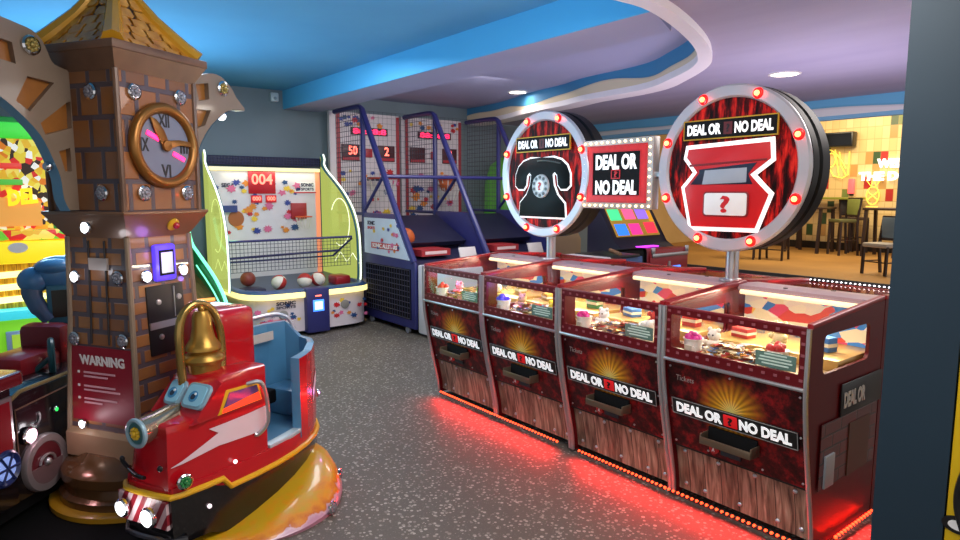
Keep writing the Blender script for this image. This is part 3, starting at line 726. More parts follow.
# square sign between
t = empty('square_sign', 'square red sign with two lines of lettering, between the two round signs', 'sign', (3.33, 2.82, 1.49))
MB().box(0, .07, -.29, .29, 0, .455, bev=.006).build('cabinet', plain('pale_grey_frame', '#a9a6a3', .35, .3), t)
pts = [(y, z) for z in (.02, .435) for y in [-.27+.54*i/11 for i in range(12)]]+[(y, .02+.415*i/9) for y in (-.27, .27) for i in range(1, 9)]
bu = None
for y, z in pts:
    if bu is None: bu = MB().ball((0, 0, 0), .0085, n=8, m=6).build('bulb', L_WARM, t); bu.location = (-.006, y, z)
    else: inst(bu, t, (-.006, y, z))
plate('red_border', [rect(-.245, .245, .045, .41), rect(-.2, .2, .085, .372)], YZ(-.003), .006, plain('sign_scarlet', '#c41c1c', .35, emit='#c41c1c', strength=.18, var=.3, scale=30.), t)
plate('red_edge', [rect(-.25, .25, .04, .415), rect(-.24, .24, .05, .405)], YZ(-.005), .006, LRED, t)
plate('red_edge', [rect(-.205, .205, .08, .377), rect(-.197, .197, .088, .369)], YZ(-.005), .006, LRED, t)
MB().box(-.004, .0, -.2, .2, .085, .372).build('field', MATTE, t)
text('lettering', 'DEAL OR', L_TEXT, t, (-.004, 0, .305), LEFTX, UP, .345, .10, .003, .045)
text('lettering', 'NO DEAL', L_TEXT, t, (-.004, 0, .14), LEFTX, UP, .345, .095, .003, .045)
q = plate('question_box', [rect(-.038, .038, .195, .255), rect(-.031, .031, .202, .248)], YZ(-.005), .004, LRED, t)
text('question_mark', '?', LRED, q, (-.005, 0, .225), LEFTX, UP, .03, .04, .002)
for s in (-1, 1): MB().box(.02, .05, s*.33-.05, s*.33+.05, .2, .235, bev=.004).build('bracket', SILVER, t)

# ------------------------------------------------------------------ child hoop game against the back wall
FX, FU = (1, 0, 0), (0, 0, 1)
M_ACRY = glass_mat('lime_acrylic', '#f6ffd0', .4, .48, '#dae67c', .85)
t = HOOP = empty('hoop_game', 'low white basketball hoop game with glowing yellow lip and lime side fins', 'arcade machine', (2.93, 8.0, 0))
hw = .78
lip = [(-.74, -.25), (-.74, -.80), (-.70, -1.0), (-.62, -1.12), (-.46, -1.19), (0, -1.21), (.5, -1.19), (.70, -1.12), (.78, -.98), (.82, -.72), (.82, -.25)]
lp = smooth_path([(x, y, 0) for x, y in lip], 4); base2 = [(p.x*.96, p.y*.965) for p in lp]
mb = MB(); mb.prism(base2+[(.78, -.02), (-.75, -.02)], lambda p, q: (p[0], p[1], q), .05, .43, bev=.01); base = mb.build('base_cabinet', plain('pinkish_white_panel', '#d9cdd0', .4), t)
MB().prism([(p[0]*.93, p[1]*.93) for p in base2]+[(.72, -.06), (-.70, -.06)], lambda p, q: (p[0], p[1], q), .0, .05).build('plinth', MATTE, t)
mb = MB(); mb.rings([[(p.x, p.y, z) for p in lp] for z in (.435, .495)], closed=False); mb.rings([[(p.x*.985, p.y*.985, z) for p in lp] for z in (.435, .495)], closed=False)
mb.build('glowing_lip', L_YEL, t)
mb = MB(); mb.rings([[(p.x, p.y, .497) for p in lp], [(p.x*.97, p.y*.97, .52) for p in lp], [(p.x*.90, p.y*.90, .525) for p in lp], [(p.x*.88, p.y*.87, .46) for p in lp]], closed=False)
mb.build('rim_deck', plain('blue_rim_plastic', '#2c4f80', .3), t)
MB().prism([(p.x*.9, p.y*.89) for p in lp]+[(.70, -.02), (-.70, -.02)], lambda p, q: (p[0], p[1], q+(.10*(1+p[1]) if p[1] > -.9 else 0)), .46, .465).build('ball_deck', plain('slate_deck', '#3d4a63', .35), t)
cp = MB().box(-.10, .17, -1.25, -1.08, .03, .53, bev=.012).build('coin_panel', NAVY, t)
MB().box(-.03, .10, -1.256, -1.25, .27, .40, bev=.003).build('payment_screen', L_BLUE, cp)
MB().box(-.01, .08, -1.259, -1.255, .29, .38).build('screen_lines', plain('screen_print', '#cfe0ff', .4, emit='#cfe0ff', strength=1.2), cp)
MB().box(.0, .07, -1.257, -1.25, .44, .452).build('panel_led', L_DIGIT, cp)
splats('printed_graphics', base, (-.40, -1.162, .24), (1, -.02, 0), FU, .48, .26, 16, 3, .02, .05)
splats('printed_graphics', base, (.46, -1.157, .24), (1, .02, 0), FU, .44, .26, 13, 5, .02, .05)
text('lettering', 'SONIC', DNAVY, base, (-.31, -1.175, .385), FX, FU, .22, .042, .002, .04)
text('lettering', 'SPORTS', DNAVY, base, (-.31, -1.175, .34), FX, FU, .22, .03, .002, .03)
MB().box(-.60, -.24, -1.176, -1.155, .135, .205).build('printed_band', plain('band_red', '#c8343a', .4), base)
text('lettering', 'ALLSTARS', WPRINT, base, (-.42, -1.177, .17), FX, FU, .38, .05, .003, .04)
for x, y in ((-.34, -1.16), (.40, -1.155)): MB().lathe([(0, 0), (.052, 0), (.052, .012), (.04, .016), (0, .016)], (x, y, .255 if x < 0 else .30), (0, -1, 0), 24).build('speaker', plain('grey_speaker_mesh', '#8b8780', .6), t)
bb = MB().box(-.76, .62, -.06, -.02, .50, 1.90).build('backboard', plain('white_backboard', '#dcd6dc', .4), t)
splats('printed_graphics', bb, (-.2, -.063, 1.42), FX, FU, 1.05, .62, 44, 11, .025, .07)
MB().box(.56, .62, -.068, -.06, .55, 1.86).build('orange_side_band', glow('orange_glow_strip', '#f0906a', .55), bb)
MB().box(-.76, .62, -.085, -.06, 1.855, 1.89).build('top_glow_strip', L_YEL, bb)
text('lettering', 'SEGA', DNAVY, bb, (-.54, -.065, 1.68), FX, FU, .15, .05, .002, .04)
MB().box(-.30, .03, -.085, -.06, 1.58, 1.86, bev=.004).build('score_panel', plain('score_red_panel', '#b81420', .35, emit='#d01020', strength=.06), bb)
text('score_digits', '004', L_DIGIT, bb, (-.135, -.087, 1.755), FX, FU, .26, .13, .002, .02)
for x in (-.21, -.03): MB().box(x-.065, x+.065, -.085, -.062, 1.47, 1.56).build('small_score_panel', plain('score_red_panel_small', '#b81420', .35, emit='#d01020', strength=.2), bb)
for x in (-.21, -.03): text('small_digits', '000', L_DIGIT, bb, (x, -.087, 1.52), FX, FU, .10, .05, .002, .02)
lg = MB().box(.28, .56, -.066, -.06, 1.60, 1.72).build('logo_plate', WPRINT, bb)
text('lettering', 'SONIC', DNAVY, lg, (.45, -.067, 1.69), FX, FU, .17, .045, .002, .04); text('lettering', 'SPORTS', DNAVY, lg, (.45, -.067, 1.635), FX, FU, .17, .035, .002, .03)
MB().box(.27, .57, -.069, -.06, 1.585, 1.60).build('logo_underline', plain('band_red', '#c8343a', .4), lg)
mb = MB(); mb.mat(0); mb.poly([(.29, -.067, 1.65), (.34, -.067, 1.70), (.36, -.067, 1.66), (.355, -.067, 1.62), (.30, -.067, 1.61)]); mb.build('logo_mark', NAVY, lg, smooth=False)
hd = MB().box(-.76, .70, -.05, .0, 1.92, 2.03, bev=.006).build('header_bar', DNAVY, t)
grid_net(MB(), (-.75, -.055, 1.93), FX, FU, 1.44, .095, 40, 3, .004).build('header_mesh', plain('mesh_navy', '#33365f', .4), hd)
# side fins with lit edges
fin = [(-.10, 2.08), (-.13, 2.02), (-.12, 1.95), (-.20, 1.86), (-.38, 1.72), (-.54, 1.58), (-.70, 1.38), (-.79, 1.15), (-.82, .90), (-.82, .60), (-.80, .50)]
for sx in (-1, 1):
    x = -.80 if sx < 0 else .76
    yo = lambda y: y*(1 if sx < 0 else .97)
    xo = (lambda y: -.80) if sx < 0 else (lambda y: .645+.16*min(1, -y/.8))
    P = smooth_path([(xo(y), yo(y), z) for y, z in fin], 4)
    mb = MB(); mb.prism([(p.y, p.z) for p in P]+[(-.04, .5), (-.04, 2.05)], lambda p, q: (xo(p[0])+q, p[0], p[1]), -.006, .006); pn = mb.build('side_fin', M_ACRY, t)
    MB().tube(P, .011, 8).build('fin_edge_light', L_WHITE if 0 else glow('white_edge_glow', '#f6fff2', 1.2), pn)
    MB().tube([(p.x+.014*sx*-1, p.y+.035, p.z-.005) for p in P], .016, 8).build('fin_frame', plain('blue_green_frame', '#2c6478', .35), pn)
    ov = [(xo(-.42+.19*cos(a))-.008*sx, -.42+.19*cos(a), 1.22+.30*sin(a)) for a in [radians(30+14*i) for i in range(20)]]
    MB().tube(ov, .006, 6).build('etched_line', glow('etched_glow', '#fbffd8', .9), pn)
    MB().tube([(xo(-.30-.12*i)-.008*sx, -.30-.12*i, .72+.12*(i % 2)) for i in range(5)], .005, 6).build('etched_line', glow('etched_glow', '#fbffd8', .9), pn)
# catch net
nt_ = MB().tube([(-.77, -.70, 1.05), (.74, -.70, 1.05)], .014, 8).tube([(-.77, -.66, .86), (.60, -.60, .88)], .014, 8).tube([(-.77, -.5, .80), (.60, -.45, .80)], .010, 8).tube([(.74, -.70, 1.03), (.60, -.45, .80)], .014, 8).build('net_rail', NAVY, t)
grid_net(MB(), (-.76, -.69, .70), FX, (0, .0, 1), 1.48, .35, 34, 8, .0028).build('net', plain('net_dark', '#24284a', .5), nt_)
# hoop
hb = MB().box(.22, .42, -.10, -.06, 1.26, 1.46, bev=.005).build('hoop_board', plain('hoop_board_red', '#a3262b', .4), t)
MB().tube([(.33+.10*cos(a), -.21+.10*sin(a), 1.29) for a in [2*pi*i/20 for i in range(20)]], .008, 6, closed=True).build('hoop_ring', plain('hoop_orange', '#d2562a', .4), hb)
mb = MB()
for i in range(12):
    a = 2*pi*i/12; mb.tube([(.33+.10*cos(a), -.21+.10*sin(a), 1.29), (.33+.06*cos(a+.3), -.21+.06*sin(a+.3), 1.14)], .003, 4)
mb.build('hoop_net', plain('net_white', '#dad6d0', .7), hb)
MB().box(-.72, -.46, -.13, -.06, 1.36, 1.44).build('printed_hoop', plain('print_blue_hoop', '#31427f', .4), bb)
MB().lathe([(0, 0), (.095, 0), (.09, .01), (0, .012)], (-.46, -.064, 1.28), (0, -1, 0), 24).build('printed_ball', plain('print_ball', '#a85f32', .4), bb)
MB().box(.42, .62, -.90, -.66, .485, .60, bev=.03).build('ball_ramp', plain('ramp_red', '#a8262c', .3), t)
MB().box(-.66, -.42, -.90, -.66, .48, .53, bev=.02).build('chute_grate', DNAVY, t)
for i, (x, y, lb) in enumerate(((-.24, -.80, 'red and cream mini basketball alone left of the coin panel'), (.06, -.82, 'red and cream mini basketball, left of the touching pair'), (.236, -.80, 'red and cream mini basketball, right of the touching pair'), (-.50, -.52, 'reddish mini basketball behind the catch net at the left'))):
    o = MB().ball((0, 0, 0), .085, n=20, m=12).build('mini_basketball', m_ball('mini_ball_%d' % i, '#b5322c', '#ece3cf', 2.) if i < 3 else plain('mini_ball_plain', '#8c3a30', .5), None)
    o.location = (2.93+x, 8.0+y, .465+.1*(1+y)*(y > -.9)+.088); o.rotation_euler = (.6+i, .5, i*1.1); tag(o, lb, 'ball', 'mini basketballs in the hoop game')
area('fin_light', (0, -.12, 1.86), (0, -.5, .8), 1.2, 2.5, (1, .95, .6), .03, HOOP)

# ------------------------------------------------------------------ two tall basketball machines
YM = 8.0
M_NET = plain('cage_wire', '#3c3a4a', .5)
def bball(x0, w, label, digits, first):
    t = empty('basketball_machine', label, 'arcade machine', (x0, YM, 0), 0, 'tall basketball machines along the back wall')
    b = MB().box(.0 if not first else -.04, w-.04, -.08, -.02, 1.05, 2.66).build('backboard', plain('offwhite_board', '#d8cdcf', .4), t)
    b.location.y = .13
    splats('printed_graphics', b, (w/2, -.083, 1.55), FX, FU, w*.8, .7, 26, 20+int(x0), .03, .085)
    for x in (.06, w-.09): MB().box(x, x+.05, -.086, -.08, 1.1, 2.64).build('red_stripe', plain('stripe_red', '#a83038', .4), b)
    splats('printed_graphics', b, (w/2, -.083, 2.56), FX, FU, w*.8, .12, 12, 40+int(x0), .03, .06)
    MB().box(w*.25, w*.78, -.10, -.08, 2.37, 2.47).build('message_board', plain('led_board', '#3a0d18', .4), b)
    text('message_digits', '88:88:8', L_PINKDIG, b, (w*.515, -.102, 2.42), FX, FU, w*.48, .075, .002, .03)
    for x, d in ((w*.24, digits[0]), (w*.76, digits[1])):
        p = MB().box(x-.13, x+.13, -.10, -.08, 2.02, 2.24, bev=.004).build('score_panel', plain('score_dark_panel', '#4a1820', .4), b)
        if d: text('score_digits', d, L_DIGIT, p, (x+(.03 if len(d) > 1 else .0), -.102, 2.16), FX, FU, .13 if len(d) > 1 else .07, .12, .002, .02)
        MB().box(x-.12, x+.12, -.102, -.10, 2.03, 2.07).build('panel_caption', plain('panel_red', '#b02a35', .4), p)
    MB().box(w*.5-.055, w*.5+.055, -.10, -.08, 2.07, 2.19, bev=.01).build('small_badge', plain('panel_red', '#b02a35', .4), b)
    MB().tube([(w*.5+.19*cos(a), -.34+.19*sin(a), 1.78) for a in [2*pi*i/24 for i in range(24)]], .012, 6, closed=True).build('hoop_ring', plain('hoop_red', '#c23a28', .4), t)
    mb = MB()
    for i in range(14):
        a = 2*pi*i/14; mb.tube([(w*.5+.19*cos(a), -.34+.19*sin(a), 1.78), (w*.5+.11*cos(a+.25), -.34+.11*sin(a+.25), 1.48)], .004, 4); mb.tube([(w*.5+.19*cos(a), -.34+.19*sin(a), 1.78), (w*.5+.11*cos(a-.25), -.34+.11*sin(a-.25), 1.48)], .004, 4)
    mb.build('hoop_net', plain('net_white', '#dad6d0', .7), t)
    MB().box(w*.5-.1, w*.5+.1, -.17, -.08, 1.75, 1.80, bev=.004).build('hoop_bracket', DNAVY, t)
    # sides
    for x in ((0, w) if not first else (0,)) if 0 else ((0,) if first else (0, w)):
        fr = MB().tube(smooth_path([(x, -.03, 2.64), (x, -.60, 2.64), (x, -.76, 2.62), (x, -.80, 2.56)], 4)+[Vector((x, -.80, 1.3))], .032, 8).tube([(x, -.79, 2.60), (x, -1.60, 1.33), (x, -1.94, .82)], .036, 8).tube([(x, -.80, 1.36), (x, -1.30, 1.80)], .02, 8).tube([(x, -.06, 1.33), (x, -1.60, 1.33)], .02, 8)
        fr.build('side_frame', NAVY, t)
        grid_net(MB(), (x, -.78, 1.34), (0, 1, 0), FU, .72, 1.28, 12, 20, .003).build('side_net', M_NET, t)
        sp = MB(); sp.prism([(-.76, .02+.05), (-.76, 1.34), (-1.60, 1.34), (-1.98, .80), (-1.98, .07)], lambda p, q: (q, p[0], p[1]), x-.02, x+.02, bev=.004); sp = sp.build('side_panel', NAVY, t)
        if first:
            gp = MB(); gp.prism([(-.84, .86), (-.84, 1.29), (-1.57, 1.29), (-1.88, .84)], lambda p, q: (q, p[0], p[1]), x-.028, x-.018); gp = gp.build('printed_plate', plain('pale_blue_plate', '#c9d6e6', .4), sp)
            splats('printed_graphics', gp, (x-.029, -1.30, 1.06), LEFTX, FU, .75, .34, 20, 77, .02, .05)
            MB().box(x-.033, x-.028, -1.66, -1.02, .93, 1.0).build('printed_band', plain('band_red', '#c8343a', .4), gp)
            text('lettering', 'SONIC ALLSTARS', WPRINT, gp, (x-.034, -1.34, .965), LEFTX, FU, .58, .05, .002, .04)
            text('lettering', 'SONIC', DNAVY, gp, (x-.030, -1.02, 1.23), LEFTX, FU, .18, .05, .002, .04); text('lettering', 'SPORTS', plain('band_red', '#c8343a', .4), gp, (x-.030, -1.02, 1.17), LEFTX, FU, .18, .035, .002, .04)
            gr = MB().box(x-.026, x-.018, -1.90, -.86, .17, .74).build('side_grille', MATTE, sp)
            grid_net(MB(), (x-.03, -.87, .18), (0, -1, 0), FU, 1.02, .55, 18, 9, .005).build('grille_bars', plain('grille_navy', '#20223f', .4), gr)
            for y in (-.95, -1.80):
                MB().tube([(x-.012, y, .045), (x+.012, y, .045)], .043, 16).build('caster', plain('grey_caster', '#6d6f78', .5), t)
    MB().tube([(0, -1.32, 1.78), (w, -1.32, 1.78)], .022, 8).build('cross_bar', NAVY, t)
    grid_net(MB(), (.03, -.80, 1.34), FX, FU, w-.06, 1.24, 16, 18, .0014).build('front_net', M_NET, t)
    MB().prism([(-.05, 1.20), (-1.98, .80), (-1.98, .72), (-.05, .72)], lambda p, q: (q, p[0], p[1]), .03, w-.03).build('ball_ramp', DNAVY, t)
    MB().box(.03, w-.03, -.9, -.02, .05, .72).build('rear_cabinet', DNAVY, t)
    MB().prism([(-.85, 1.30), (-.90, 1.30), (-1.55, 1.00), (-1.50, .95)], lambda p, q: (q, p[0], p[1]), .05, w-.05).build('ramp_guard', plain('guard_navy', '#191b36', .5), t)
    cs = MB().box(.01, w-.01, -2.52, -1.99, .03, .80, bev=.02).build('console', plain('white_console', '#dedade', .35), t)
    splats('printed_graphics', cs, (w/2, -2.25, .801), FX, (0, 1, 0), w*.8, .4, 22, 60+int(x0), .03, .07)
    MB().box(.15, .55, -1.86, -1.52, .87, .875+.07).build('red_mat', plain('mat_red', '#a32b30', .4), t)
    MB().box(.20, .50, -1.862, -1.858, .89, .925).build('mat_print', plain('pale_print', '#e7c9c4', .4), t)
    mb = MB(); mb.M = Matrix.Translation((w*.70, -1.95, .86)) @ Matrix.Rotation(-.35, 4, 'X'); mb.box(-.12, .12, -.01, .01, -.06, .10, bev=.004); mb.build('notice_card', plain('card_white', '#cfc9c6', .5), t)
    return t
bball(3.80, 1.06, 'tall basketball machine on the left, scoreboard showing 50, printed side plate facing out', ('50', '2'), True)
bball(4.86, 1.09, 'tall basketball machine on the right, behind the telephone sign, orange ball print', ('', '0'), False)
def orange_ball(loc, label):
    o = MB().ball((0, 0, 0), .12, n=20, m=12).build('basketball', plain('basketball_orange', '#b8571f', .6), None); o.location = loc; o['group'] = 'basketballs in the tall machines'
    return tag(o, label, 'ball')
orange_ball((4.0, YM-1.42, 1.06), 'orange basketball resting behind the left machine side plate')
orange_ball((5.35, YM-.36, 1.72), 'orange basketball in the hoop of the right basketball machine')

# small white sensor at the top of the wall
t = empty('wall_sensor', 'small white sensor box high on the wall at the beam end', 'sensor', (3.08, 8.2, 2.78))
MB().box(-.05, .05, -.06, -.001, -.05, .06, bev=.012).build('housing', plain('sensor_white', '#c9d3d8', .4), t); MB().ball((0, -.06, -.01), .02, n=10, m=8).build('lens', plain('sensor_lens', '#9fb0ba', .2), t)

# ------------------------------------------------------------------ downlights
def downlight(x, y, z, label, r=.11, power=14):
    t = empty('downlight', label, 'light', (x, y, z), 0, 'round ceiling downlights')
    MB().lathe([(r, -.012), (r+.02, -.008), (r+.02, 0), (r*.9, 0), (r-.002, -.006)], n=32, cap=False).build('bezel', plain('bezel_white', '#e8e4e0', .5), t)
    MB().lathe([(0, -.010), (r-.004, -.010), (r-.004, -.004), (0, -.004)], n=32).build('diffuser', glow('downlight_glow', '#fff0d8', 6.), t)
    area('lamp', (0, 0, -.03), (0, 0, -1), .2, power, (1, .9, .78), parent=t)
downlight(5.62, 6.42, ZU, 'round downlight in the upper ceiling above the telephone sign', .11, 4)
downlight(5.96, 3.09, ZL, 'round downlight in the lilac ceiling above the red box sign', .12)

# ------------------------------------------------------------------ quiz-screen machine beyond the row, with its black seat
t = empty('ticket_game', 'dark arcade machine with a slanted screen of coloured tiles and red control deck', 'arcade machine', (6.26, 4.75, 0))
MB().prism([(-.05, .03), (-.05, .92), (.12, 1.0), (.42, 1.5), (.55, 1.5), (.55, .03)], lambda p, q: (q, p[0], p[1]), -.5, .46, bev=.01).build('cabinet', plain('cabinet_midnight', '#15162c', .4), t)
nrm = Vector((0, -.5, .30)).normalized(); eyq = Vector((0, .30, .5)).normalized(); Mq = frame3((-.02, .27, 1.255), FX, eyq)
mb = MB(); mb.M = Mq; mb.box(-.40, .40, -.21, .21, 0, .012, bev=.003); sc = mb.build('screen', plain('screen_ochre', '#9a7428', .3, emit='#a8802c', strength=.5), t)
tc = [('#46d38a', -.29, .08), ('#ff5a8a', -.03, .09), ('#8f6ae8', .21, .09), ('#c98a1c', .35, .05), ('#2f7df0', -.27, -.12), ('#e0328a', -.02, -.12), ('#e8304a', .27, -.11)]
for c, x, y in tc:
    mb = MB(); mb.M = Mq; w = .10 if x != .35 else .04; mb.box(x-w, x+w, y-.075, y+.075, .012, .016); mb.build('screen_tile', glow('tile_'+c[1:], c, .9), sc)
MB().box(-.22, .12, -.03, .10, .955, .97, bev=.003).build('violet_light', glow('magenta_led', '#d23cf0', 1.6), t)
ct = MB().box(-.26, .46, -.20, -.05, .62, .95, bev=.01).build('control_deck', plain('deck_red', '#8c1f28', .35), t)
MB().box(-.24, .44, -.22, -.20, .86, .90, bev=.006).build('chrome_strip', SILVER, ct)
for x in (-.22, .42): MB().box(x-.03, x+.03, -.215, -.195, .90, .97, bev=.006).build('chrome_corner', SILVER, ct)
MB().box(.15, .30, -.215, -.2, .68, .74, bev=.004).build('blue_light', L_BLUE, ct)
MB().box(.06, .10, -.215, -.2, .74, .80).build('key_plate', SILVER, ct)
t = empty('bench_seat', 'black padded seat in front of the slanted tile screen machine', 'seat', (5.62, 4.36, 0))
MB().box(-.28, .30, -.18, .20, .42, .52, bev=.03).build('cushion', MATTE, t); MB().box(-.24, .26, -.12, .12, .02, .42, bev=.02).build('pedestal', BLACK, t)
MB().box(-.28, .30, .19, .24, .45, .98, bev=.06, seg=3).build('backrest', MATTE, t)
t = empty('prize_cabinet', 'pale cabinet with yellow and grey side print behind the square sign', 'arcade machine', (6.38, 6.80, 0))
MB().prism([(-.5, .03), (-.5, .95), (-.1, 1.5), (.35, 1.55), (.35, .03)], lambda p, q: (q, p[0], p[1]), -.25, .35, bev=.015).build('cabinet', plain('cabinet_tan', '#9a7f62', .4), t)
mb = MB(); mb.prism([(-.42, .6), (-.42, .93), (-.08, 1.42), (.25, 1.45), (.0, 1.0)], lambda p, q: (q, p[0], p[1]), -.258, -.25); mb.build('side_print', plain('print_grey_violet', '#6d6d86', .4), t)
mb = MB(); mb.prism([(-.12, 1.18), (-.08, 1.40), (.10, 1.36), (.02, 1.15)], lambda p, q: (q, p[0], p[1]), -.264, -.258); mb.build('yellow_print', plain('print_yellow_patch', '#e2b93c', .4), t)
t = empty('blue_console', 'low pale and blue console end seen behind the telephone sign', 'arcade machine', (4.60, 4.27, 0))
MB().box(-.35, .12, -.25, .25, .0, .985, bev=.015).build('white_end', plain('white_console', '#dedade', .35), t); MB().box(.12, .62, -.22, .25, .0, .965, bev=.01).build('blue_body', plain('console_blue', '#24487c', .4), t)
MB().box(.13, .55, -.24, .24, .965, .99, bev=.006).build('tray', BLACK, t); MB().tube([(.3, -.2, 1.0), (.5, .1, 1.01)], .02, 8).build('handle', plain('handle_tan', '#8a6548', .4), t)
t = empty('green_game', 'lime green rounded game front behind the mesh of the right basketball cage', 'arcade machine', (6.55, 7.75, 0))
MB().lathe([(.30, .03), (.32, .5), (.34, 1.2), (.33, 1.7), (.25, 2.0), (.1, 2.12), (0, 2.14)], n=24).build('shell', plain('lime_shell', '#5aa03c', .35, emit='#58a83a', strength=.12), t)
MB().lathe([(.36, 0), (.36, .05), (.3, .06)], n=24).build('foot', BLACK, t)

# ------------------------------------------------------------------ cafe furniture on the raised floor
DWOOD = plain('dark_stained_wood', '#2d1e1a', .4); ZC = .25
def cafe_chair(loc, rz, label, sh, bh, pad, back):
    t = empty('cafe_chair', label, 'chair', (*loc, ZC), rz, 'chairs in the cafe'); w = .21
    P_ = plain('pad_'+pad[1:], pad, .6)
    for sx in (-1, 1):
        MB().prism([(-.20, 0), (-.16, 0), (-.15, sh), (-.19, sh)], lambda p, q: (q, p[0], p[1]), sx*w-.018, sx*w+.018).build('leg', DWOOD, t)
        MB().prism([(.25, 0), (.21, 0), (.15, sh), (.22, bh), (.255, bh), (.19, sh)], lambda p, q: (q, p[0], p[1]), sx*w-.018, sx*w+.018).build('leg', DWOOD, t)
    MB().box(-w-.01, w+.01, -.21, .19, sh-.02, sh+.05, bev=.02).build('seat', P_, t)
    b = MB().box(-w, w, .185, .235, bh-.36, bh-.02, bev=.012).build('backrest', plain('back_'+back[1:], back, .6), t)
    MB().box(-w, w, .20, .245, bh-.04, bh+.01, bev=.008).build('top_rail', DWOOD, t); MB().box(-w, w, .18, .21, bh-.40, bh-.36, bev=.006).build('lower_rail', DWOOD, t)
    z = sh*.45
    for sx in (-1, 1): MB().tube([(sx*w, -.17, z), (sx*w, .19, z)], .012, 6).build('stretcher', DWOOD, t)
    MB().tube([(-w, -.17, z), (w, -.17, z)], .012, 6).build('stretcher', DWOOD, t)
    return t
cafe_chair((11.7, 4.25), -1.9, 'low dark wood chair with slate grey back, nearest the pillar', .47, .95, '#b8b2a8', '#65798a')
cafe_chair((14.7, 6.15), -2.2, 'tall dark wood chair with green back panel', .72, 1.22, '#5a5a34', '#7d8642')
cafe_chair((15.45, 4.72), 1.2, 'tall dark chair side on, behind the slate grey chair', .74, 1.28, '#4a3a30', '#2b2320')
cafe_chair((15.6, 6.3), -.6, 'tall dark chair behind the green backed chair', .74, 1.22, '#4a3a30', '#3a3430')
cafe_chair((12.6, 6.55), -1.4, 'low dark chair with pale seat seen under the red box sign rim', .47, .92, '#b3a592', '#4a4a4c')
cafe_chair((12.3, 7.05), -1.1, 'low dark chair furthest left under the red box sign', .47, .92, '#8a8074', '#3f3f42')
def cafe_table(loc, label, h, w, d):
    t = empty('cafe_table', label, 'table', (*loc, ZC), 0, 'tables in the cafe')
    MB().box(-w, w, -d, d, h-.05, h, bev=.01).build('table_top', plain('table_dark_top', '#3a2a22', .3), t)
    for sx in (-1, 1):
        for sy in (-1, 1): MB().prism([(sx*(w-.03)-.03+sx*.05, 0), (sx*(w-.03)+.03+sx*.05, 0), (sx*(w-.06)+.03, h-.05), (sx*(w-.06)-.03, h-.05)], lambda p, q: (p[0], q, p[1]), sy*(d-.06)-.03, sy*(d-.06)+.03).build('leg', DWOOD, t)
    return t
cafe_table((14.9, 6.95), 'tall dark cafe table left of the green backed chair', 1.02, .35, .42)
cafe_table((15.05, 5.45), 'tall dark cafe table right of the green backed chair', 1.02, .3, .36)
t = empty('wall_shelf', 'green topped ledge table at the tiled wall behind the chairs', 'table', (15.6, 6.95, ZC))
MB().box(-.2, .3, -.75, .75, 1.18, 1.23, bev=.008).build('table_top', plain('ledge_green', '#8a8c2e', .35), t)
for y in (-.6, .6): MB().box(.02, .10, y-.04, y+.04, 0, 1.18).build('leg', DWOOD, t)
t = empty('television', 'long black screen box at the top of the tiled cafe wall', 'screen', (15.95, 6.95, 2.63))
MB().box(-.22, .0, -.45, .75, 0, .33, bev=.01).build('housing', BLACK, t); MB().box(-.225, -.219, -.42, .72, .04, .30).build('screen_glass', plain('screen_off', '#08090b', .1), t); MB().box(0, .05, .0, .2, .08, .25).build('wall_bracket', MATTE, t)
t = empty('wall_lettering', 'white lit letters on the tiled cafe wall, cut off by the pillar', 'sign', (15.97, 5.8, 1.9))
text('lettering', 'WEL', L_SIGN, t, (-.03, -.02, .33), LEFTX, UP, .50, .20, .04, .05); text('lettering', 'THE DO', L_SIGN, t, (-.03, .08, .05), LEFTX, UP, 1.02, .20, .04, .05)
def neon(name, label, loc, paths):
    t = empty(name, label, 'neon sign', loc)
    for p in paths: MB().tube([(-.05, y, z) for y, z in p], .012, 6).build('neon_tube', L_NEONY, t)
    for z in (.1, .5): MB().tube([(-.05, 0, z), (.02, 0, z)], .01, 6).build('standoff', plain('clip_grey', '#777777', .5), t)
    return t
neon('neon_cup_sign', 'yellow neon drink glass outline under the black screen', (15.98, 6.85, 1.92), [[(.32-.06*i, .68-.012*i*i*.6) for i in range(9)], [(.32, .68), (.25, .3), (.1, .05), (-.1, .0), (-.22, .08), (-.22, .6)], [(.18+.1*cos(a), .42+.16*sin(a)) for a in [.4*i for i in range(17)]], [(.0, .6), (-.05, .3), (-.18, .05)], [(.1, .66), (.05, .4), (-.02, .06)]])
neon('neon_fruit_sign', 'yellow neon fruit outline below the white wall letters', (15.98, 6.08, 1.25), [[(.13*cos(a), .27+.2*sin(a)) for a in [2*pi*i/18 for i in range(19)]], [(-.15, .62), (-.05, .48), (0, .66), (.05, .48), (.15, .62)], [(-.1, .35), (.1, .18)], [(-.1, .18), (.1, .35)], [(-.12, .02), (.12, .02)]])
t = empty('wall_lamp', 'pink red glowing wall light on the tiled cafe wall', 'light', (15.98, 6.55, 1.56)); MB().box(-.06, 0, -.07, .07, 0, .34, bev=.02).build('shade', glow('pink_lamp', '#ff5a5a', 1.2), t); MB().box(-.02, .02, -.04, .04, -.04, .0).build('bracket', BLACK, t)

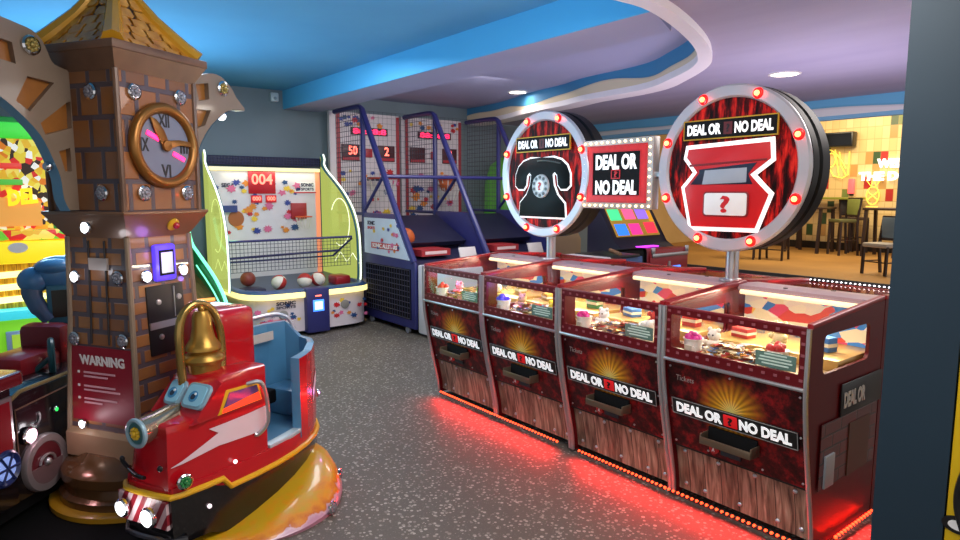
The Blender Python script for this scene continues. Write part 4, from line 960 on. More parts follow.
# yellow cabinet right of the pillar
t = empty('yellow_cabinet', 'bright yellow cabinet beside the slate pillar, black and white mark', 'arcade machine', (2.5, .28, 0))
MB().box(.0, .6, -.45, .379, .0, 1.75, bev=.01).build('cabinet', plain('cabinet_yellow', '#d9b011', .35), t)
mb = MB(); mb.tube(smooth_path([(-.004, .30, .78), (-.004, .338, .66), (-.004, .342, .56), (-.004, .31, .46)], 5), .016, 8); mb.build('black_outline', BLACK, t)
mb = MB(); mb.lathe([(0, 0), (.05, 0), (.05, .004), (0, .004)], (0, .338, .50), (-1, 0, 0), 24, sx=.6); ov = mb.build('black_oval', BLACK, t)
MB().lathe([(0, 0), (.03, 0), (.03, .003), (0, .003)], (-.005, .338, .50), (-1, 0, 0), 24, sx=.55).build('white_oval', WPRINT, ov)

# ------------------------------------------------------------------ clock tower of the carousel ride
M_BRK = m_brick('tower_brick_print', '#b0702c', '#8a5226', '#574a50', .165, .082, .014)
M_BRKV = m_brick('tower_brick_upper', '#a8641f', '#7a4a20', '#4d4048', .13, .15, .014)
LITP = glow('lit_cap', '#ffffff', 4.5)
def star_lamp(parent, loc, nz, lit=False, r=.033, core=None):
    """round cap lamp with a petalled lens; nz: rotation about z, 0 = facing local -y"""
    key = ('star', lit, core.name if core else '')
    if key not in LAMPD:
        c = MB().lathe([(r, 0), (r, .008), (r*.82, .013), (r*.78, .010)], (0, 0, 0), (0, -1, 0), 20).build('cap_lamp', CHROME, parent)
        mb = MB()
        for k in range(8):
            a = 2*pi*k/8; mb.ball((r*.5*cos(a), -.013, r*.5*sin(a)), r*.24, (1, .5, 1), 8, 6)
        mb.ball((0, -.016, 0), r*.3, (1, .6, 1), 8, 6); mb.build('lens', LITP if lit else (core or plain('grey_lens', '#8f8d96', .15, .3)), c); LAMPD[key] = c
    else:
        p = LAMPD[key]; c = p.copy(); COL.objects.link(c); c.parent = parent
        for ch in p.children: d = ch.copy(); COL.objects.link(d); d.parent = c
    c.location = loc; c.rotation_euler = (0, 0, nz); c.scale = (r/.033,)*3; return c
t = TOW = empty('clock_tower', 'brick print clock tower with tiled roof and curved arms, centre of the ride', 'ride tower', (.63, 3.785, 0), .568)
def frus(mb, a0, z0, a1, z1, a2=None): return mb.rings([[(-a, -a, z), (a, -a, z), (a, a, z), (-a, a, z)] for a, z in ((a0, z0), (a1, z1))])
PLAT = MB().lathe([(0, .001), (.98, .001), (.975, .008), (.96, .012), (0, .012)], n=64).build('ride_platform', MATTE, None); PLAT.location = (.63, 3.785, 0)
tag(PLAT, 'flat black round floor plate under the clock tower and ride cars', 'platform')
MB().lathe([(.40, .014), (.445, .016), (.445, .04), (.43, .05), (.3, .05)], n=48).build('yellow_ring', plain('ring_amber', '#b9851e', .3, coat=.5), t)
MB().lathe([(.40, .05), (.40, .085), (.375, .10), (.365, .14), (.385, .155), (.385, .20), (.36, .23), (.31, .25), (.28, .28), (0, .28)], n=40).build('round_plinth', plain('plinth_bronze', '#6e4a2c', .22, .35, coat=.5), t)
frus(MB(), .240, .24, .206, .96).build('lower_shaft', M_BRK, t); frus(MB(), .206, .96, .196, 1.38).build('upper_shaft', M_BRK, t)
frus(MB(), .198, 1.375, .268, 1.49).box(-.272, .272, -.272, .272, 1.49, 1.506, bev=.004).build('skirt', plain('skirt_bronze', '#80583c', .32, .15, coat=.4), t)
frus(MB(), .238, 1.506, .240, 2.18).build('clock_room', M_BRKV, t)
frus(MB(), .242, 2.165, .288, 2.25).box(-.294, .294, -.294, .294, 2.25, 2.29, bev=.006).build('eave', BROWNF, t)
for sx in (-1, 1):
    for sy in (-1, 1):
        MB().tube([(sx*.240, sy*.240, .26), (sx*.206, sy*.206, .96), (sx*.196, sy*.196, 1.38)], .014, 8).build('corner_strip', GREYTRIM, t)
        MB().tube([(sx*.238, sy*.238, 1.50), (sx*.240, sy*.240, 2.17)], .014, 8).build('corner_strip', BROWNF, t)
# roof
rp = [(.255, 2.285), (.21, 2.335), (.165, 2.395), (.115, 2.465), (.07, 2.55), (.015, 2.70)]
mb = MB()
for (a0, z0), (a1, z1) in zip(rp, rp[1:]): frus(mb, a0, z0, a1, z1)
rf = mb.build('roof', plain('roof_shadow_brown', '#3b2412', .5), t)  # dark brown roof core beneath the tiles
M_TILE = m_paint('roof_tile_amber', '#b06a1c', '#e0a040', .25, scale=14.)
mb = MB()
for side in range(4):
    Rm = Matrix.Rotation(side*pi/2, 4, 'Z')
    for row in range(7):
        f0 = row/7*5; i = min(int(f0), 4); k = f0-i; a = rp[i][0]+(rp[i+1][0]-rp[i][0])*k; z = rp[i][1]+(rp[i+1][1]-rp[i][1])*k
        sl = Vector((0, rp[i][0]-rp[i+1][0], rp[i+1][1]-rp[i][1])).normalized(); n = max(1, round(2*a/.10))
        for j in range(n):
            x = -a+2*a*(j+.5)/n+(.5 if row % 2 else 0)*0; w = a/n*.86
            mb.M = Rm @ frame3((x, -a, z), (1, 0, 0), sl)
            mb.prism([(-w, .0), (-w*.6, -.014), (w*.6, -.014), (w, .0), (w*.95, .046), (-w*.9, .042)], lambda p, q: (p[0], p[1], q), 0, .010)
mb.build('roof_tiles', M_TILE, rf)
for sx in (-1, 1):
    for sy in (-1, 1): MB().tube([(sx*(a+.004), sy*(a+.004), z+.006) for a, z in rp], [.048, .044, .040, .034, .026, .016], 8).build('roof_ridge', plain('ridge_yellow', '#cf9420', .25, .2, coat=.5), rf)
# clock on the right hand face
ck = MB().lathe([(.0, 0), (.175, 0), (.175, .01), (0, .01)], (.015, -.242, 1.83), (0, -1, 0), 40).build('clock_face', plain('face_bluegrey', '#71768a', .3), t)
MB().tube([(.015+.186*cos(a), -.252, 1.83+.186*sin(a)) for a in [2*pi*i/40 for i in range(40)]], .028, 10, closed=True).build('bezel', COPPER, ck)
for s_, a, w in (('XII', 90, .07), ('III', 0, .05), ('VI', -90, .06), ('IX', 180, .05)):
    text('numeral', s_, BLACK, ck, (.015+.125*cos(radians(a)), -.2525, 1.83+.125*sin(radians(a))), FX, FU, w, .065, .002, .02)
def hand(pts, nm): mb = MB(); mb.prism(pts, lambda p, q: (.015+p[0], -.253-q, 1.83+p[1]), .004, .014, bev=.003); mb.build(nm, COPPER, ck)
hand([(-.02, -.01), (-.075, .085), (-.095, .14), (-.055, .125), (-.01, .075), (.02, .01)], 'hour_hand'); hand([(.0, -.02), (.09, .01), (.17, .0), (.155, .03), (.08, .035), (.0, .025)], 'minute_hand')
MB().lathe([(0, .012), (.03, .012), (.026, .022), (0, .024)], (.015, -.253, 1.83), (0, -1, 0), 16).build('hub', COPPER, ck)
for x, z in ((-.075, .045), (.085, -.05)):
    mb = MB(); mb.M = Matrix.Translation((.015+x, -.256, 1.83+z)) @ Matrix.Rotation(.4, 4, 'Y'); mb.box(-.04, .04, -.004, .004, -.012, .012, bev=.003); mb.build('pink_light', glow('pink_led', '#ff2f7a', 2.4), ck)
for x, z in ((-.145, 2.075), (.14, 2.085), (-.12, 1.595), (.155, 1.595)): star_lamp(t, (x, -.242, z), 0, r=.036)
for y, z in ((-.083, 2.07), (-.114, 1.595), (.12, 2.07)): star_lamp(t, (-.242, y, z), -pi/2, r=.036)
star_lamp(t, (-.236, .013, 1.427), -pi/2, True)
star_lamp(t, (-.200, .155, 1.175), -pi/2, True); star_lamp(t, (-.203, -.133, 1.18), -pi/2)
star_lamp(t, (-.215, .174, .858), -pi/2); star_lamp(t, (-.215, -.151, .868), -pi/2)
star_lamp(t, (-.108, -.203, 1.178), 0, True); star_lamp(t, (.132, -.203, 1.186), 0, True); star_lamp(t, (-.240, .13, .42), -pi/2, True, .026)
for loc in ((-.30, .05, 1.2), (-.02, -.30, 1.2), (-.32, .1, .45)): point('cap_glow', loc, .18, (1, .95, 1), .02, t)
kb = MB().lathe([(.034, 0), (.034, .008), (.022, .014), (.0, .014)], (.05, -.238, 1.435), (0, -.85, -.5), 20).build('button_ring', plain('button_yellow', '#d0a020', .3), t)
MB().ball((.055, -.258, 1.428), .018, n=12, m=8).build('red_button', RED, kb)
ps = MB().box(-.060, .078, -.225, -.19, 1.145, 1.335, bev=.015).build('payment_reader', plain('reader_violet', '#5a49e8', .3, emit='#5a3cff', strength=.8), t)
MB().box(-.038, .056, -.229, -.224, 1.175, 1.305).build('reader_bezel', MATTE, ps); MB().box(-.028, .046, -.231, -.228, 1.187, 1.293).build('reader_screen', plain('reader_screen_grey', '#b9c0d0', .3, emit='#c5ccdd', strength=.2), ps)
point('reader_glow', (.0, -.27, 1.28), .35, (.4, .2, 1), .03, t)
def tilt(z): return -.206-.034*(.96-z)/.72 if z < .96 else -.206+.010*(z-.96)/.42
cb = MB().prism([(tilt(1.125)-.006, 1.125), (tilt(.77)-.008, .77), (tilt(.77)+.02, .77), (tilt(1.125)+.02, 1.125)], lambda p, q: (q, p[0], p[1]), -.115, .125, bev=.004).build('coin_door', plain('coin_door_black', '#17161a', .4), t)
MB().box(-.112, .118, tilt(.93)-.016, tilt(.93)-.004, .905, .94).build('steel_band', SILVER, cb)
MB().box(.055, .06, tilt(1.03)-.012, tilt(1.03)-.004, .95, 1.11).build('door_seam', SILVER, cb)
for x, z in ((-.045, 1.04), (-.045, .86), (.09, 1.05)): MB().lathe([(.016, 0), (.014, .008), (0, .01)], (x, tilt(z)-.006, z), (0, -1, 0), 14).build('door_lock', SILVER, cb)
wp = MB().prism([(tilt(.822)-.004, .822), (tilt(.44)-.004, .44), (tilt(.44)+.006, .44), (tilt(.822)+.006, .822)], lambda p, q: (p[0], q, p[1]), -.212, .205).build('warning_plate', plain('warning_maroon', '#93142a', .4), t)
wt = lambda z: tilt(z)-.006; EY = Vector((-.047, 0, 1))
text('lettering', 'WARNING', WPRINT, wp, (wt(.755), -.005, .755), LEFTX, EY, .30, .052, .002, .04)
mb = MB()
for z, w in ((.69, .21), (.67, .16), (.62, .21), (.60, .24), (.555, .22), (.535, .12)):
    x = wt(z); mb.box(x-.001, x+.004, .12-w, .12, z-.0045, z+.0045)
mb.build('small_print_lines', plain('print_pink_white', '#dba7b2', .5), wp)
mb = MB()
for z in (.69, .62, .555): x = wt(z); mb.box(x-.001, x+.004, .15, .162, z-.006, z+.006)
mb.build('bullet_marks', WPRINT, wp)
MB().box(-.212, -.198, -.07, .05, 1.215, 1.275).build('info_plate', plain('info_plate_grey', '#a79a94', .4), t)
for y in (-.055, .06): MB().tube([(tilt(z)-.004, y*(1+(.96-z)*.2), z) for z in (.84, 1.0, 1.2, 1.36)], .005, 6).build('cable', plain('cable_dark', '#2a2326', .5), t)
MB().prism([(-.262, .255), (-.262, .375), (-.232, .395), (-.232, .255)], lambda p, q: (p[0], q, p[1]), -.22, .235, bev=.006).build('foot_panel', plain('foot_panel_tan', '#a8896c', .35), t)
# curved arms
def smooth_and(p): return [(q.x, q.y) for q in smooth_path([(x, z, 0) for x, z in p], 3)]
def arm(sx, top, low, h, y0, bulbs):
    fr = lambda y: frame3((0, y, 0), (sx, 0, 0), (0, 0, 1))
    out = smooth_and(top[:-1])+top[-1:]; lo = smooth_and(low[:-1])+low[-1:]
    a_ = plate('arm', [out+lo]+h, fr(y0+.015), .03, plain('arm_taupe', '#84705f', .35, coat=.3), t)
    plate('arm_back', [out+lo], fr(y0+.045), .03, plain('arm_amber', '#9a5f26', .3, coat=.4, var=.3, scale=12.), a_)
    mb = MB(); mb.rings([[(x*sx, y, z-.004) for y in (y0-.004, y0+.064)] for x, z in lo[:-1]], closed=False); mb.build('soffit', plain('soffit_steel_blue', '#5f8fae', .3, coat=.4), a_)  # soffit colour holds the bluish light falling on it
    for x, z, g in bulbs: star_lamp(a_, (sx*x, y0-.002, z), 0, r=.038, core=plain('gold_lens', '#a08a4a', .2, .4) if g else None)
    for i in (len(lo)//4, len(lo)*5//8): MB().ball((sx*(lo[i][0]+.012), y0+.03, lo[i][1]-.012), .024, n=12, m=8).build('soffit_lamp', CHROME, a_)
    return a_
arm(-1, [(.235, 2.173), (.31, 2.19), (.335, 2.23), (.36, 2.285), (.405, 2.322), (.471, 2.337), (.542, 2.35), (.62, 2.36), (.68, 2.30), (.70, 2.2), (.70, 2.12)],
    [(.70, 2.10), (.63, 2.05), (.572, 2.011), (.503, 1.959), (.411, 1.867), (.358, 1.762), (.325, 1.67), (.316, 1.571), (.288, 1.512), (.235, 1.512)],
    [[(.443, 2.115), (.318, 2.105), (.445, 1.96), (.505, 2.0)], [(.265, 2.02), (.242, 2.03), (.245, 1.905), (.38, 1.862), (.40, 1.913)], [(.262, 1.81), (.262, 1.70), (.295, 1.695), (.32, 1.79)], [(.49, 2.16), (.56, 2.17), (.57, 2.26), (.50, 2.25)], [(.60, 2.14), (.66, 2.16), (.66, 2.26), (.62, 2.28)]], .05, [(.42, 2.254, True)])
arm(1, [(.235, 2.17), (.36, 2.22), (.50, 2.275), (.60, 2.275), (.68, 2.23), (.73, 2.17), (.80, 2.115)],
    [(.80, 2.10), (.70, 2.095), (.627, 2.07), (.54, 2.01), (.48, 1.955), (.41, 1.86), (.36, 1.75), (.33, 1.62), (.30, 1.512), (.235, 1.512)],
    [[(.40, 2.20), (.50, 2.22), (.50, 2.13), (.42, 2.11)], [(.40, 2.06), (.51, 2.07), (.46, 1.98), (.38, 1.95)], [(.29, 1.95), (.34, 1.95), (.31, 1.75), (.28, 1.75)]], -.11, [(.61, 2.205, True)])
MB().ball((.63, -.08, 2.05), .026, n=12, m=8).build('hanging_lamp', LITP, t)

# ------------------------------------------------------------------ red fire engine ride
t = FE = empty('fire_engine_ride', 'red ride-on fire engine with gold bell and face, on an orange cloud base', 'ride car', (.57, 2.88, 0), atan2(.436, .9))
outer = [(.0, .0), (.04, -.015), (.15, -.035), (.28, -.05), (.42, -.06), (.56, -.06), (.70, -.045), (.83, -.015), (.95, .035), (1.05, .10), (1.12, .18), (1.15, .28)]
inner = [(1.12, .38), (1.0, .42), (.7, .41), (.4, .39), (.12, .345), (.05, .33)]
front = [(.02, .315), (-.012, .27), (-.018, .19), (-.012, .08)]
plan = outer+inner+front
sh = lambda k: [(.55+(x-.55)*k, .19+(y-.19)*k) for x, y in plan]
zt = lambda x: .30 if x < .27 else .25
mb = MB()
def layer(k, zf): return [(x, y, max(zf(x), .075) if y > .28 else zf(x)) for x, y in sh(k)]
mb.rings([layer(.97, lambda x: .07 if x < .2 else .02+.10*max(0, x-.55)), layer(1.0, lambda x: .13), layer(1.005, lambda x: zt(x))]); mb.build('hull', plain('hull_black', '#0d0c0e', .2, coat=.7), t)
tp = [(x, y, .30) for x, y in [(.02, .318), (-.014, .27), (-.02, .19), (-.014, .08), (-.002, -.002), (.04, -.02), (.15, -.04), (.235, -.049)]]+[(x, y, .25) for x, y in [(.275, -.054), (.42, -.065), (.56, -.065), (.70, -.05), (.83, -.02), (.95, .03), (1.05, .095), (1.125, .175), (1.155, .28), (1.125, .385), (1.0, .425)]]
MB().tube(tp, .014, 8).build('yellow_trim', YELLOW, t)
# lower red band
mb = MB(); mb.rings([layer(.995, lambda x: zt(x)-.01), layer(.99, lambda x: .335)]); mb.build('lower_body', RED, t)
def slab(pts, z0, z1, mat, name, bev=.02, top=None, tsc=1.):
    mb = MB(); cx = sum(p[0] for p in pts)/len(pts); cy = sum(p[1] for p in pts)/len(pts)
    fn = lambda k, z: [(cx+(x-cx)*k, cy+(y-cy)*k, z) for x, y in pts]
    mb.rings([fn(1, z0), fn(1, z1-bev), fn(1-.3*bev/.2, z1-bev*.3), fn((1-1.2*bev/.2*.5)*tsc, z1)]); return mb.build(name, mat, t, ang=50)
hoodp = [(.0, .015), (.06, -.005), (.15, -.018), (.28, -.035), (.40, -.045), (.52, -.045), (.52, .36), (.30, .36), (.10, .335), (.03, .30), (.0, .25), (-.006, .16)]
mb = MB(); hh = []
for k, z in ((0., .32), (.5, .46), (1., .565), (1.02, .592), (1.1, .605), (1.35, .61)):
    hh.append([(x*(1-.0*k)+(.008*k if x < .1 else 0)+(.02*max(0, k-1) if x < .1 else 0), (y if y < .1 else y-.055*k*(y-.1)/.2)+(.06*max(0, k-1) if y < .1 else -.06*max(0, k-1)), z) for x, y in hoodp])
mb.rings(hh); mb.build('bonnet', RED, t, ang=50)
mb = MB(); cabp = [(.10, .59), (.125, .60), (.24, .76), (.28, .775), (.53, .765), (.53, .59)]
mb.prism(cabp, lambda p, q: (p[0], q, p[1]), -.05, .245, bev=.022); mb.build('cab', RED, t)
mb = MB(); mb.box(.385, .625, .10, .38, .66, 1.035, bev=.04, seg=3); mb.build('chimney_block', RED, t)
# side cab window
wf = MB(); wf.prism([(.225, .60), (.275, .705), (.47, .695), (.49, .60)], lambda p, q: (p[0], q, p[1]), -.052, -.034, bev=.003); wf = wf.build('window_frame', YELLOW, t)
mb = MB(); mb.prism([(.255, .627), (.29, .69), (.455, .682), (.465, .648)], lambda p, q: (p[0], q, p[1]), -.056, -.050); mb.build('window_pane', plain('window_blue_print', '#27407f', .2, coat=.5), wf)
mb = MB(); mb.prism([(.245, .605), (.252, .622), (.467, .643), (.48, .606)], lambda p, q: (p[0], q, p[1]), -.056, -.050); mb.build('red_light', glow('window_red_light', '#ff3a24', 1.1), wf)
# eyes in the windscreen
WS = Vector((.115, 0, .16)).normalized()
for y, w in ((.165, .050), (.030, .070)):
    eM = frame3((.186, y, .690), (0, -1, 0), (WS.x, 0, WS.z)); h_ = .060
    ep = lambda k, dx=0: [(x+dx, z) for x, z in rect(-w*k, w*k, -h_*k, h_*k, .028*k, 5)]
    ey_ = MB(); ey_.M = eM; ey_.prism(ep(1.), lambda p, q: (p[0], p[1], q), -.02, .012, bev=.005); eo = ey_.build('eye', plain('eye_frame_silverblue', '#8fb4c6', .15, .3, coat=.6), t)
    for nm, pts_, h, c in (('eye_glass', ep(.80), .016, '#8cc3da'), ('iris', circ(-.006, -.006, .026, 18), .0175, '#3f86b4'), ('pupil', circ(-.006, -.008, .013, 14), .019, '#1c2c44'), ('eye_glint', circ(.004, .006, .006, 10), .0205, '#eef6fa')):
        m_ = MB(); m_.M = eM; m_.prism(pts_, lambda p, q: (p[0], p[1], q), 0, h); m_.build(nm, plain('eye_'+c[1:], c, .12, coat=.6), eo)
# horn nose
nz_ = MB().tube([(-.055, .115, .588), (-.03, .115, .590), (.02, .12, .598), (.10, .13, .610), (.17, .135, .62)], [.060, .060, .052, .046, .038], 20).build('horn', plain('horn_pewter', '#a39a86', .22, .8), t)
MB().tube([(-.058+0, .115+.056*cos(a), .588+.056*sin(a)) for a in [2*pi*i/24 for i in range(24)]], .010, 8, closed=True).build('horn_ring', plain('ring_pale_blue', '#9fc0cf', .25, .3), nz_)
MB().lathe([(0, 0), (.05, 0), (.046, .004), (0, .004)], (-.057, .115, .588), (-1, 0, 0), 20).build('horn_mouth', plain('mouth_teal', '#3d6f74', .3), nz_)
mb = MB()
for k in range(9): a = 2*pi*k/9; mb.ball((-.064, .115+.02*cos(a), .588+.02*sin(a)), .009, n=8, m=6)
mb.ball((-.066, .115, .588), .013, n=8, m=6); mb.build('horn_flower', plain('flower_yellow', '#e0b21c', .3), nz_)
sm = [(-.022, (.275-.235*i/10), .425-.055*sin(pi*i/10)) for i in range(7)]
mo = MB().tube(sm, .009, 8).build('smile', BLACK, t); MB().tube([(x-.006, y, z+.008) for x, y, z in sm[2:-2]], .004, 6).build('smile_shine', CHROME, mo)  # black smile with a silver line along it
for y in (.28, .035): MB().ball((-.018, y, .43), .014, (.7, 1, 1), 10, 8).build('smile_corner', BLACK, mo)
gr = MB(); gr.prism([(.31, .155), (.31, .285), (.012, .285), (.012, .155)], lambda p, q: (-.040+.9*(abs(p[0]-.18)**2)*.9+q, p[0], p[1]), 0, .02); gr.build('striped_grille', m_stripes('grille_stripes', '#8f2230', '#d6b9be', 17.), t)
star_lamp(t, (-.044, .255, .222), -pi/2, True, .042); star_lamp(t, (-.044, .085, .215), -pi/2, True, .046)
point('front_lamp_glow', (-.10, .18, .22), .6, (1, .95, .95), .03, t)
MB().tube([(.03, .33, .11), (-.022, .27, .10), (-.028, .18, .10), (-.012, .03, .10), (.05, -.03, .10)], .014, 8).build('bumper_lip', plain('bumper_dark', '#1b1a20', .25, coat=.5), t)
gl = star_lamp(t, (.045, -.032, .362), -.2, r=.034, core=plain('green_lens', '#1f7a3c', .15))
for x, y, z in ((.305, -.055, .355), (.16, -.042, .20), (.075, .1, .607)): MB().ball((x, y, z), .010, n=8, m=6).build('pin_light', glow('pin_light_white', '#ffe9f0', 1.6), t)
# lightning bolt on the side
def side_y(x):
    for (x0, y0), (x1, y1) in zip(hoodp[:6], hoodp[1:6]):
        if x0 <= x <= x1: return y0+(y1-y0)*(x-x0)/(x1-x0)
    return -.045
def hood_y(x, z):
    y = side_y(max(x, 0.)); return y
mb = MB()
def sliver(x0, x1, lo, hi, n=14):
    for i in range(n):
        a, b = x0+(x1-x0)*i/n, x0+(x1-x0)*(i+1)/n; mb.f([mb.v((a, hood_y(a, 0)-.006, lo(a))), mb.v((b, hood_y(b, 0)-.006, lo(b))), mb.v((b, hood_y(b, 0)-.006, hi(b))), mb.v((a, hood_y(a, 0)-.006, hi(a)))])
L_ = lambda x0, z0, x1, z1: (lambda x: z0+(z1-z0)*(x-x0)/(x1-x0))
sliver(.012, .235, L_(.01, .425, .235, .455), L_(.01, .426, .235, .515)); sliver(.19, .235, L_(.19, .546, .235, .515), L_(.19, .547, .235, .549), 6); sliver(.235, .515, L_(.235, .455, .515, .445), L_(.235, .549, .515, .562), 16)
mb.build('lightning_bolt', plain('bolt_lilac_white', '#d8c6cf', .3), t)
MB().tube(smooth_path([(.40, -.045, .70), (.45, -.085, .70), (.475, -.095, .62), (.478, -.095, .50), (.455, -.06, .44), (.44, -.045, .44)], 4), .010, 8).build('grab_handle', SILVER, t)
# bell
bl = MB().lathe([(0, .29), (.030, .285), (.042, .26), (.046, .20), (.056, .155), (.072, .13), (.078, .12), (.080, .105), (.07, .10), (.066, .09), (.09, .075), (.096, .06), (.09, .045), (.075, .04), (.07, .0), (.066, -.06), (.075, -.07), (0, -.07)], (.315, .13, .765), n=32).build('bell', GOLD, t)
MB().ball((.315, .13, 1.06), .016, n=12, m=8).build('bell_cap', GOLD, bl)
fr = smooth_path([(.21, .15, .72), (.205, .15, .85), (.205, .15, .97), (.235, .15, 1.05), (.30, .14, 1.085), (.37, .13, 1.05), (.405, .12, .96), (.41, .115, .84), (.395, .11, .73)], 4)
MB().tube(fr, .020, 10).build('bell_frame', plain('frame_old_gold', '#a5884c', .22, .8), bl)
# blue cockpit behind
wallp = [(.78, -.03), (.86, -.005), (.95, .035), (1.05, .10), (1.12, .18), (1.15, .28), (1.12, .38), (1.0, .42), (.8, .42), (.60, .41)]
mb = MB(); wi = [(.53+(x-.53)*.93+.0, .19+(y-.19)*.80) for x, y in wallp]
def wz(i): return (.73 if i < 3 else (.75 if i < 6 else .84))
O_ = [[(x, y, .32), (x, y, wz(i))] for i, (x, y) in enumerate(wallp)]
mb = MB()
for i in range(len(wallp)-1):
    a, b = wallp[i], wallp[i+1]; mb.f([mb.v((*a, .32)), mb.v((*b, .32)), mb.v((*b, wz(i+1))), mb.v((*a, wz(i)))])
mb.build('tub_outside', RED, t)
mb = MB()
for i in range(len(wallp)-1):
    a, b, c, d = wallp[i], wallp[i+1], wi[i], wi[i+1]
    mb.f([mb.v((*c, .30)), mb.v((*d, .30)), mb.v((*d, wz(i+1)+.004)), mb.v((*c, wz(i)+.004))]); mb.f([mb.v((*a, wz(i)+.001)), mb.v((*b, wz(i+1)+.001)), mb.v((*d, wz(i+1)+.004)), mb.v((*c, wz(i)+.004))])
a, c = wallp[0], wi[0]; mb.f([mb.v((*a, .30)), mb.v((*c, .30)), mb.v((*c, wz(0)+.004)), mb.v((*a, wz(0)))])
mb.build('tub_lining', LBLUE, t)
MB().prism([(.53, .0), (.78, -.0), (.9, .06), (1.05, .16), (1.08, .30), (.98, .36), (.53, .37)], lambda p, q: (p[0], p[1], q), .325, .345).build('cockpit_floor', plain('floor_slate_blue', '#3f6d8e', .4), t)
MB().box(.90, 1.08, .14, .36, .34, .50, bev=.03).build('seat', LBLUE, t)
MB().prism([(.53, -.052), (.70, -.046), (.80, -.022), (.86, .0), (.84, .03), (.70, .0), (.53, -.005)], lambda p, q: (p[0], p[1], q), .33, .352, bev=.006).build('door_sill', plain('sill_grey', '#9fb0ba', .35), t)
MB().box(.70, .98, .338, .345, .755, .805).build('instruction_label', plain('label_pale', '#b9b4b0', .4), t)
rl = MB().tube(smooth_path([(.62, .40, .80), (.63, .40, .87), (.70, .40, .885), (.9, .40, .885), (1.04, .385, .885), (1.11, .35, .86), (1.13, .31, .78)], 4), .012, 8).build('hand_rail', SILVER, t)
mb = MB()
for i in (2, 3): a, b = wallp[i], wallp[i+1]; n_ = Vector((b[1]-a[1], a[0]-b[0], 0)).normalized()*.003; z0, z1 = (.44, .52) if i == 2 else (.52, .60); mb.f([mb.v((a[0]+n_.x, a[1]+n_.y, z0)), mb.v((b[0]+n_.x, b[1]+n_.y, z1)), mb.v((b[0]+n_.x, b[1]+n_.y, z1+.07)), mb.v((a[0]+n_.x, a[1]+n_.y, z0+.07))])
mb.build('side_stripe', plain('bolt_lilac_white', '#d8c6cf', .3), t)
sw = MB().tube([(.60+.02*sin(a)*.4, .22+.085*cos(a), .66+.085*sin(a)) for a in [2*pi*i/20 for i in range(20)]], .012, 8, closed=True).tube([(.53, .22, .64), (.60, .22, .66)], .014, 8).build('steering_wheel', BLACK, t)
lv = MB().tube([(.80, .24, .35), (.80, .24, .47), (.77, .22, .50)], .022, 8).build('pedal_lever', MATTE, t); MB().box(.76, .85, .20, .28, .44, .52, bev=.015).build('lever_head', MATTE, lv)
gk = MB().tube([(.56, .30, .74), (.56, .30, .79)], .012, 8).ball((.56, .30, .80), .022, n=10, m=8).build('green_knob', plain('knob_green', '#3f8a3a', .3), t)
star_lamp(t, (1.10, .135, .43), .95, r=.028, core=glow('violet_lens', '#d87aff', 3.)); point('violet_glow', (1.16, .08, .43), .25, (.8, .3, 1), .02, t)
# cloud base
mb = MB(); mr = []
for a, bo, z in ((.475, .53, .0), (.485, .535, .04), (.485, .51, .09), (.475, .46, .135), (.45, .38, .16), (.40, .30, .17)):
    mr.append([(.57+a*cos(q), .20+(bo if sin(q) < 0 else .15)*sin(q), z*max(.22, 1.25*(.57+a*cos(q)-.10))) for q in [2*pi*i/48 for i in range(48)]])
mb.rings(mr); cl = mb.build('cloud_base', m_cloud(), t, uv=lambda p: (p.x, p.z/max(.22, 1.25*(p.x-.10))))
for x, y, z, r_ in ((1.0, .03, .085, .9), (.90, -.175, .075, .5), (.64, -.335, .04, .1)): star_lamp(t, (x, y, z), r_, r=.03)

# ------------------------------------------------------------------ black train ride, left
t = TR = empty('train_ride', 'black ride-on train with red wheels and red seat, left of the clock tower', 'ride car', (.178, 3.77, 0), atan2(.742, .67))
MB().prism([(-.17, .12), (-.17, .62), (-.10, .645), (.55, .645), (.58, .55), (.58, .12)], lambda p, q: (p[0], q, p[1]), .012, .48, bev=.015).build('carriage', plain('train_black', '#121014', .2, coat=.6), t)
MB().tube([(-.16, .012, .63), (-.10, .012, .655), (.55, .012, .655)], .010, 6).build('top_trim', plain('trim_dull_gold', '#9c8458', .3, .5), t)
MB().tube([(-.14, .008, .30), (-.14, .008, .575), (.45, .008, .60)], .004, 6).build('pin_stripe', plain('stripe_bronze', '#6d4a3a', .4), t)
MB().prism([(-.62, .14), (-.62, .60), (-.60, .70), (-.185, .70), (-.185, .14)], lambda p, q: (p[0], q, p[1]), -.02, .46, bev=.012).build('cab', plain('train_black', '#121014', .2, coat=.6), t)
MB().prism(rect(-.62, -.10, -.04, .48, .05), lambda p, q: (p[0], p[1], q), .70, .765, bev=.015).build('cab_roof', plain('train_dark_red', '#6d1119', .25, coat=.5), t)
wf = MB().box(-.50, -.195, -.03, -.018, .40, .665, bev=.004).build('window_frame', SILVER, t); MB().box(-.48, -.215, -.034, -.028, .42, .645).build('window_pane', plain('train_window_red', '#8c1722', .25), wf)
w = MB().lathe([(0, 0), (.10, 0), (.105, .012), (.138, .014), (.144, .004), (.144, -.02), (.0, -.02)], (.012, .0, .258), (0, -1, 0), 36).build('wheel', plain('wheel_rim_grey', '#8b7f80', .3, .4), t)
MB().lathe([(0, .002), (.108, .002), (.108, .005), (0, .006)], (.012, .0, .258), (0, -1, 0), 32).build('wheel_disc', plain('wheel_wine', '#571620', .3), w)
MB().prism([(.012+.104*cos(radians(a)), .25+.104*sin(radians(a))) for a in range(180, 361, 15)], lambda p, q: (p[0], -q, p[1]), .004, .012).build('crank_plate', plain('crank_mauve', '#6b5052', .4), w)
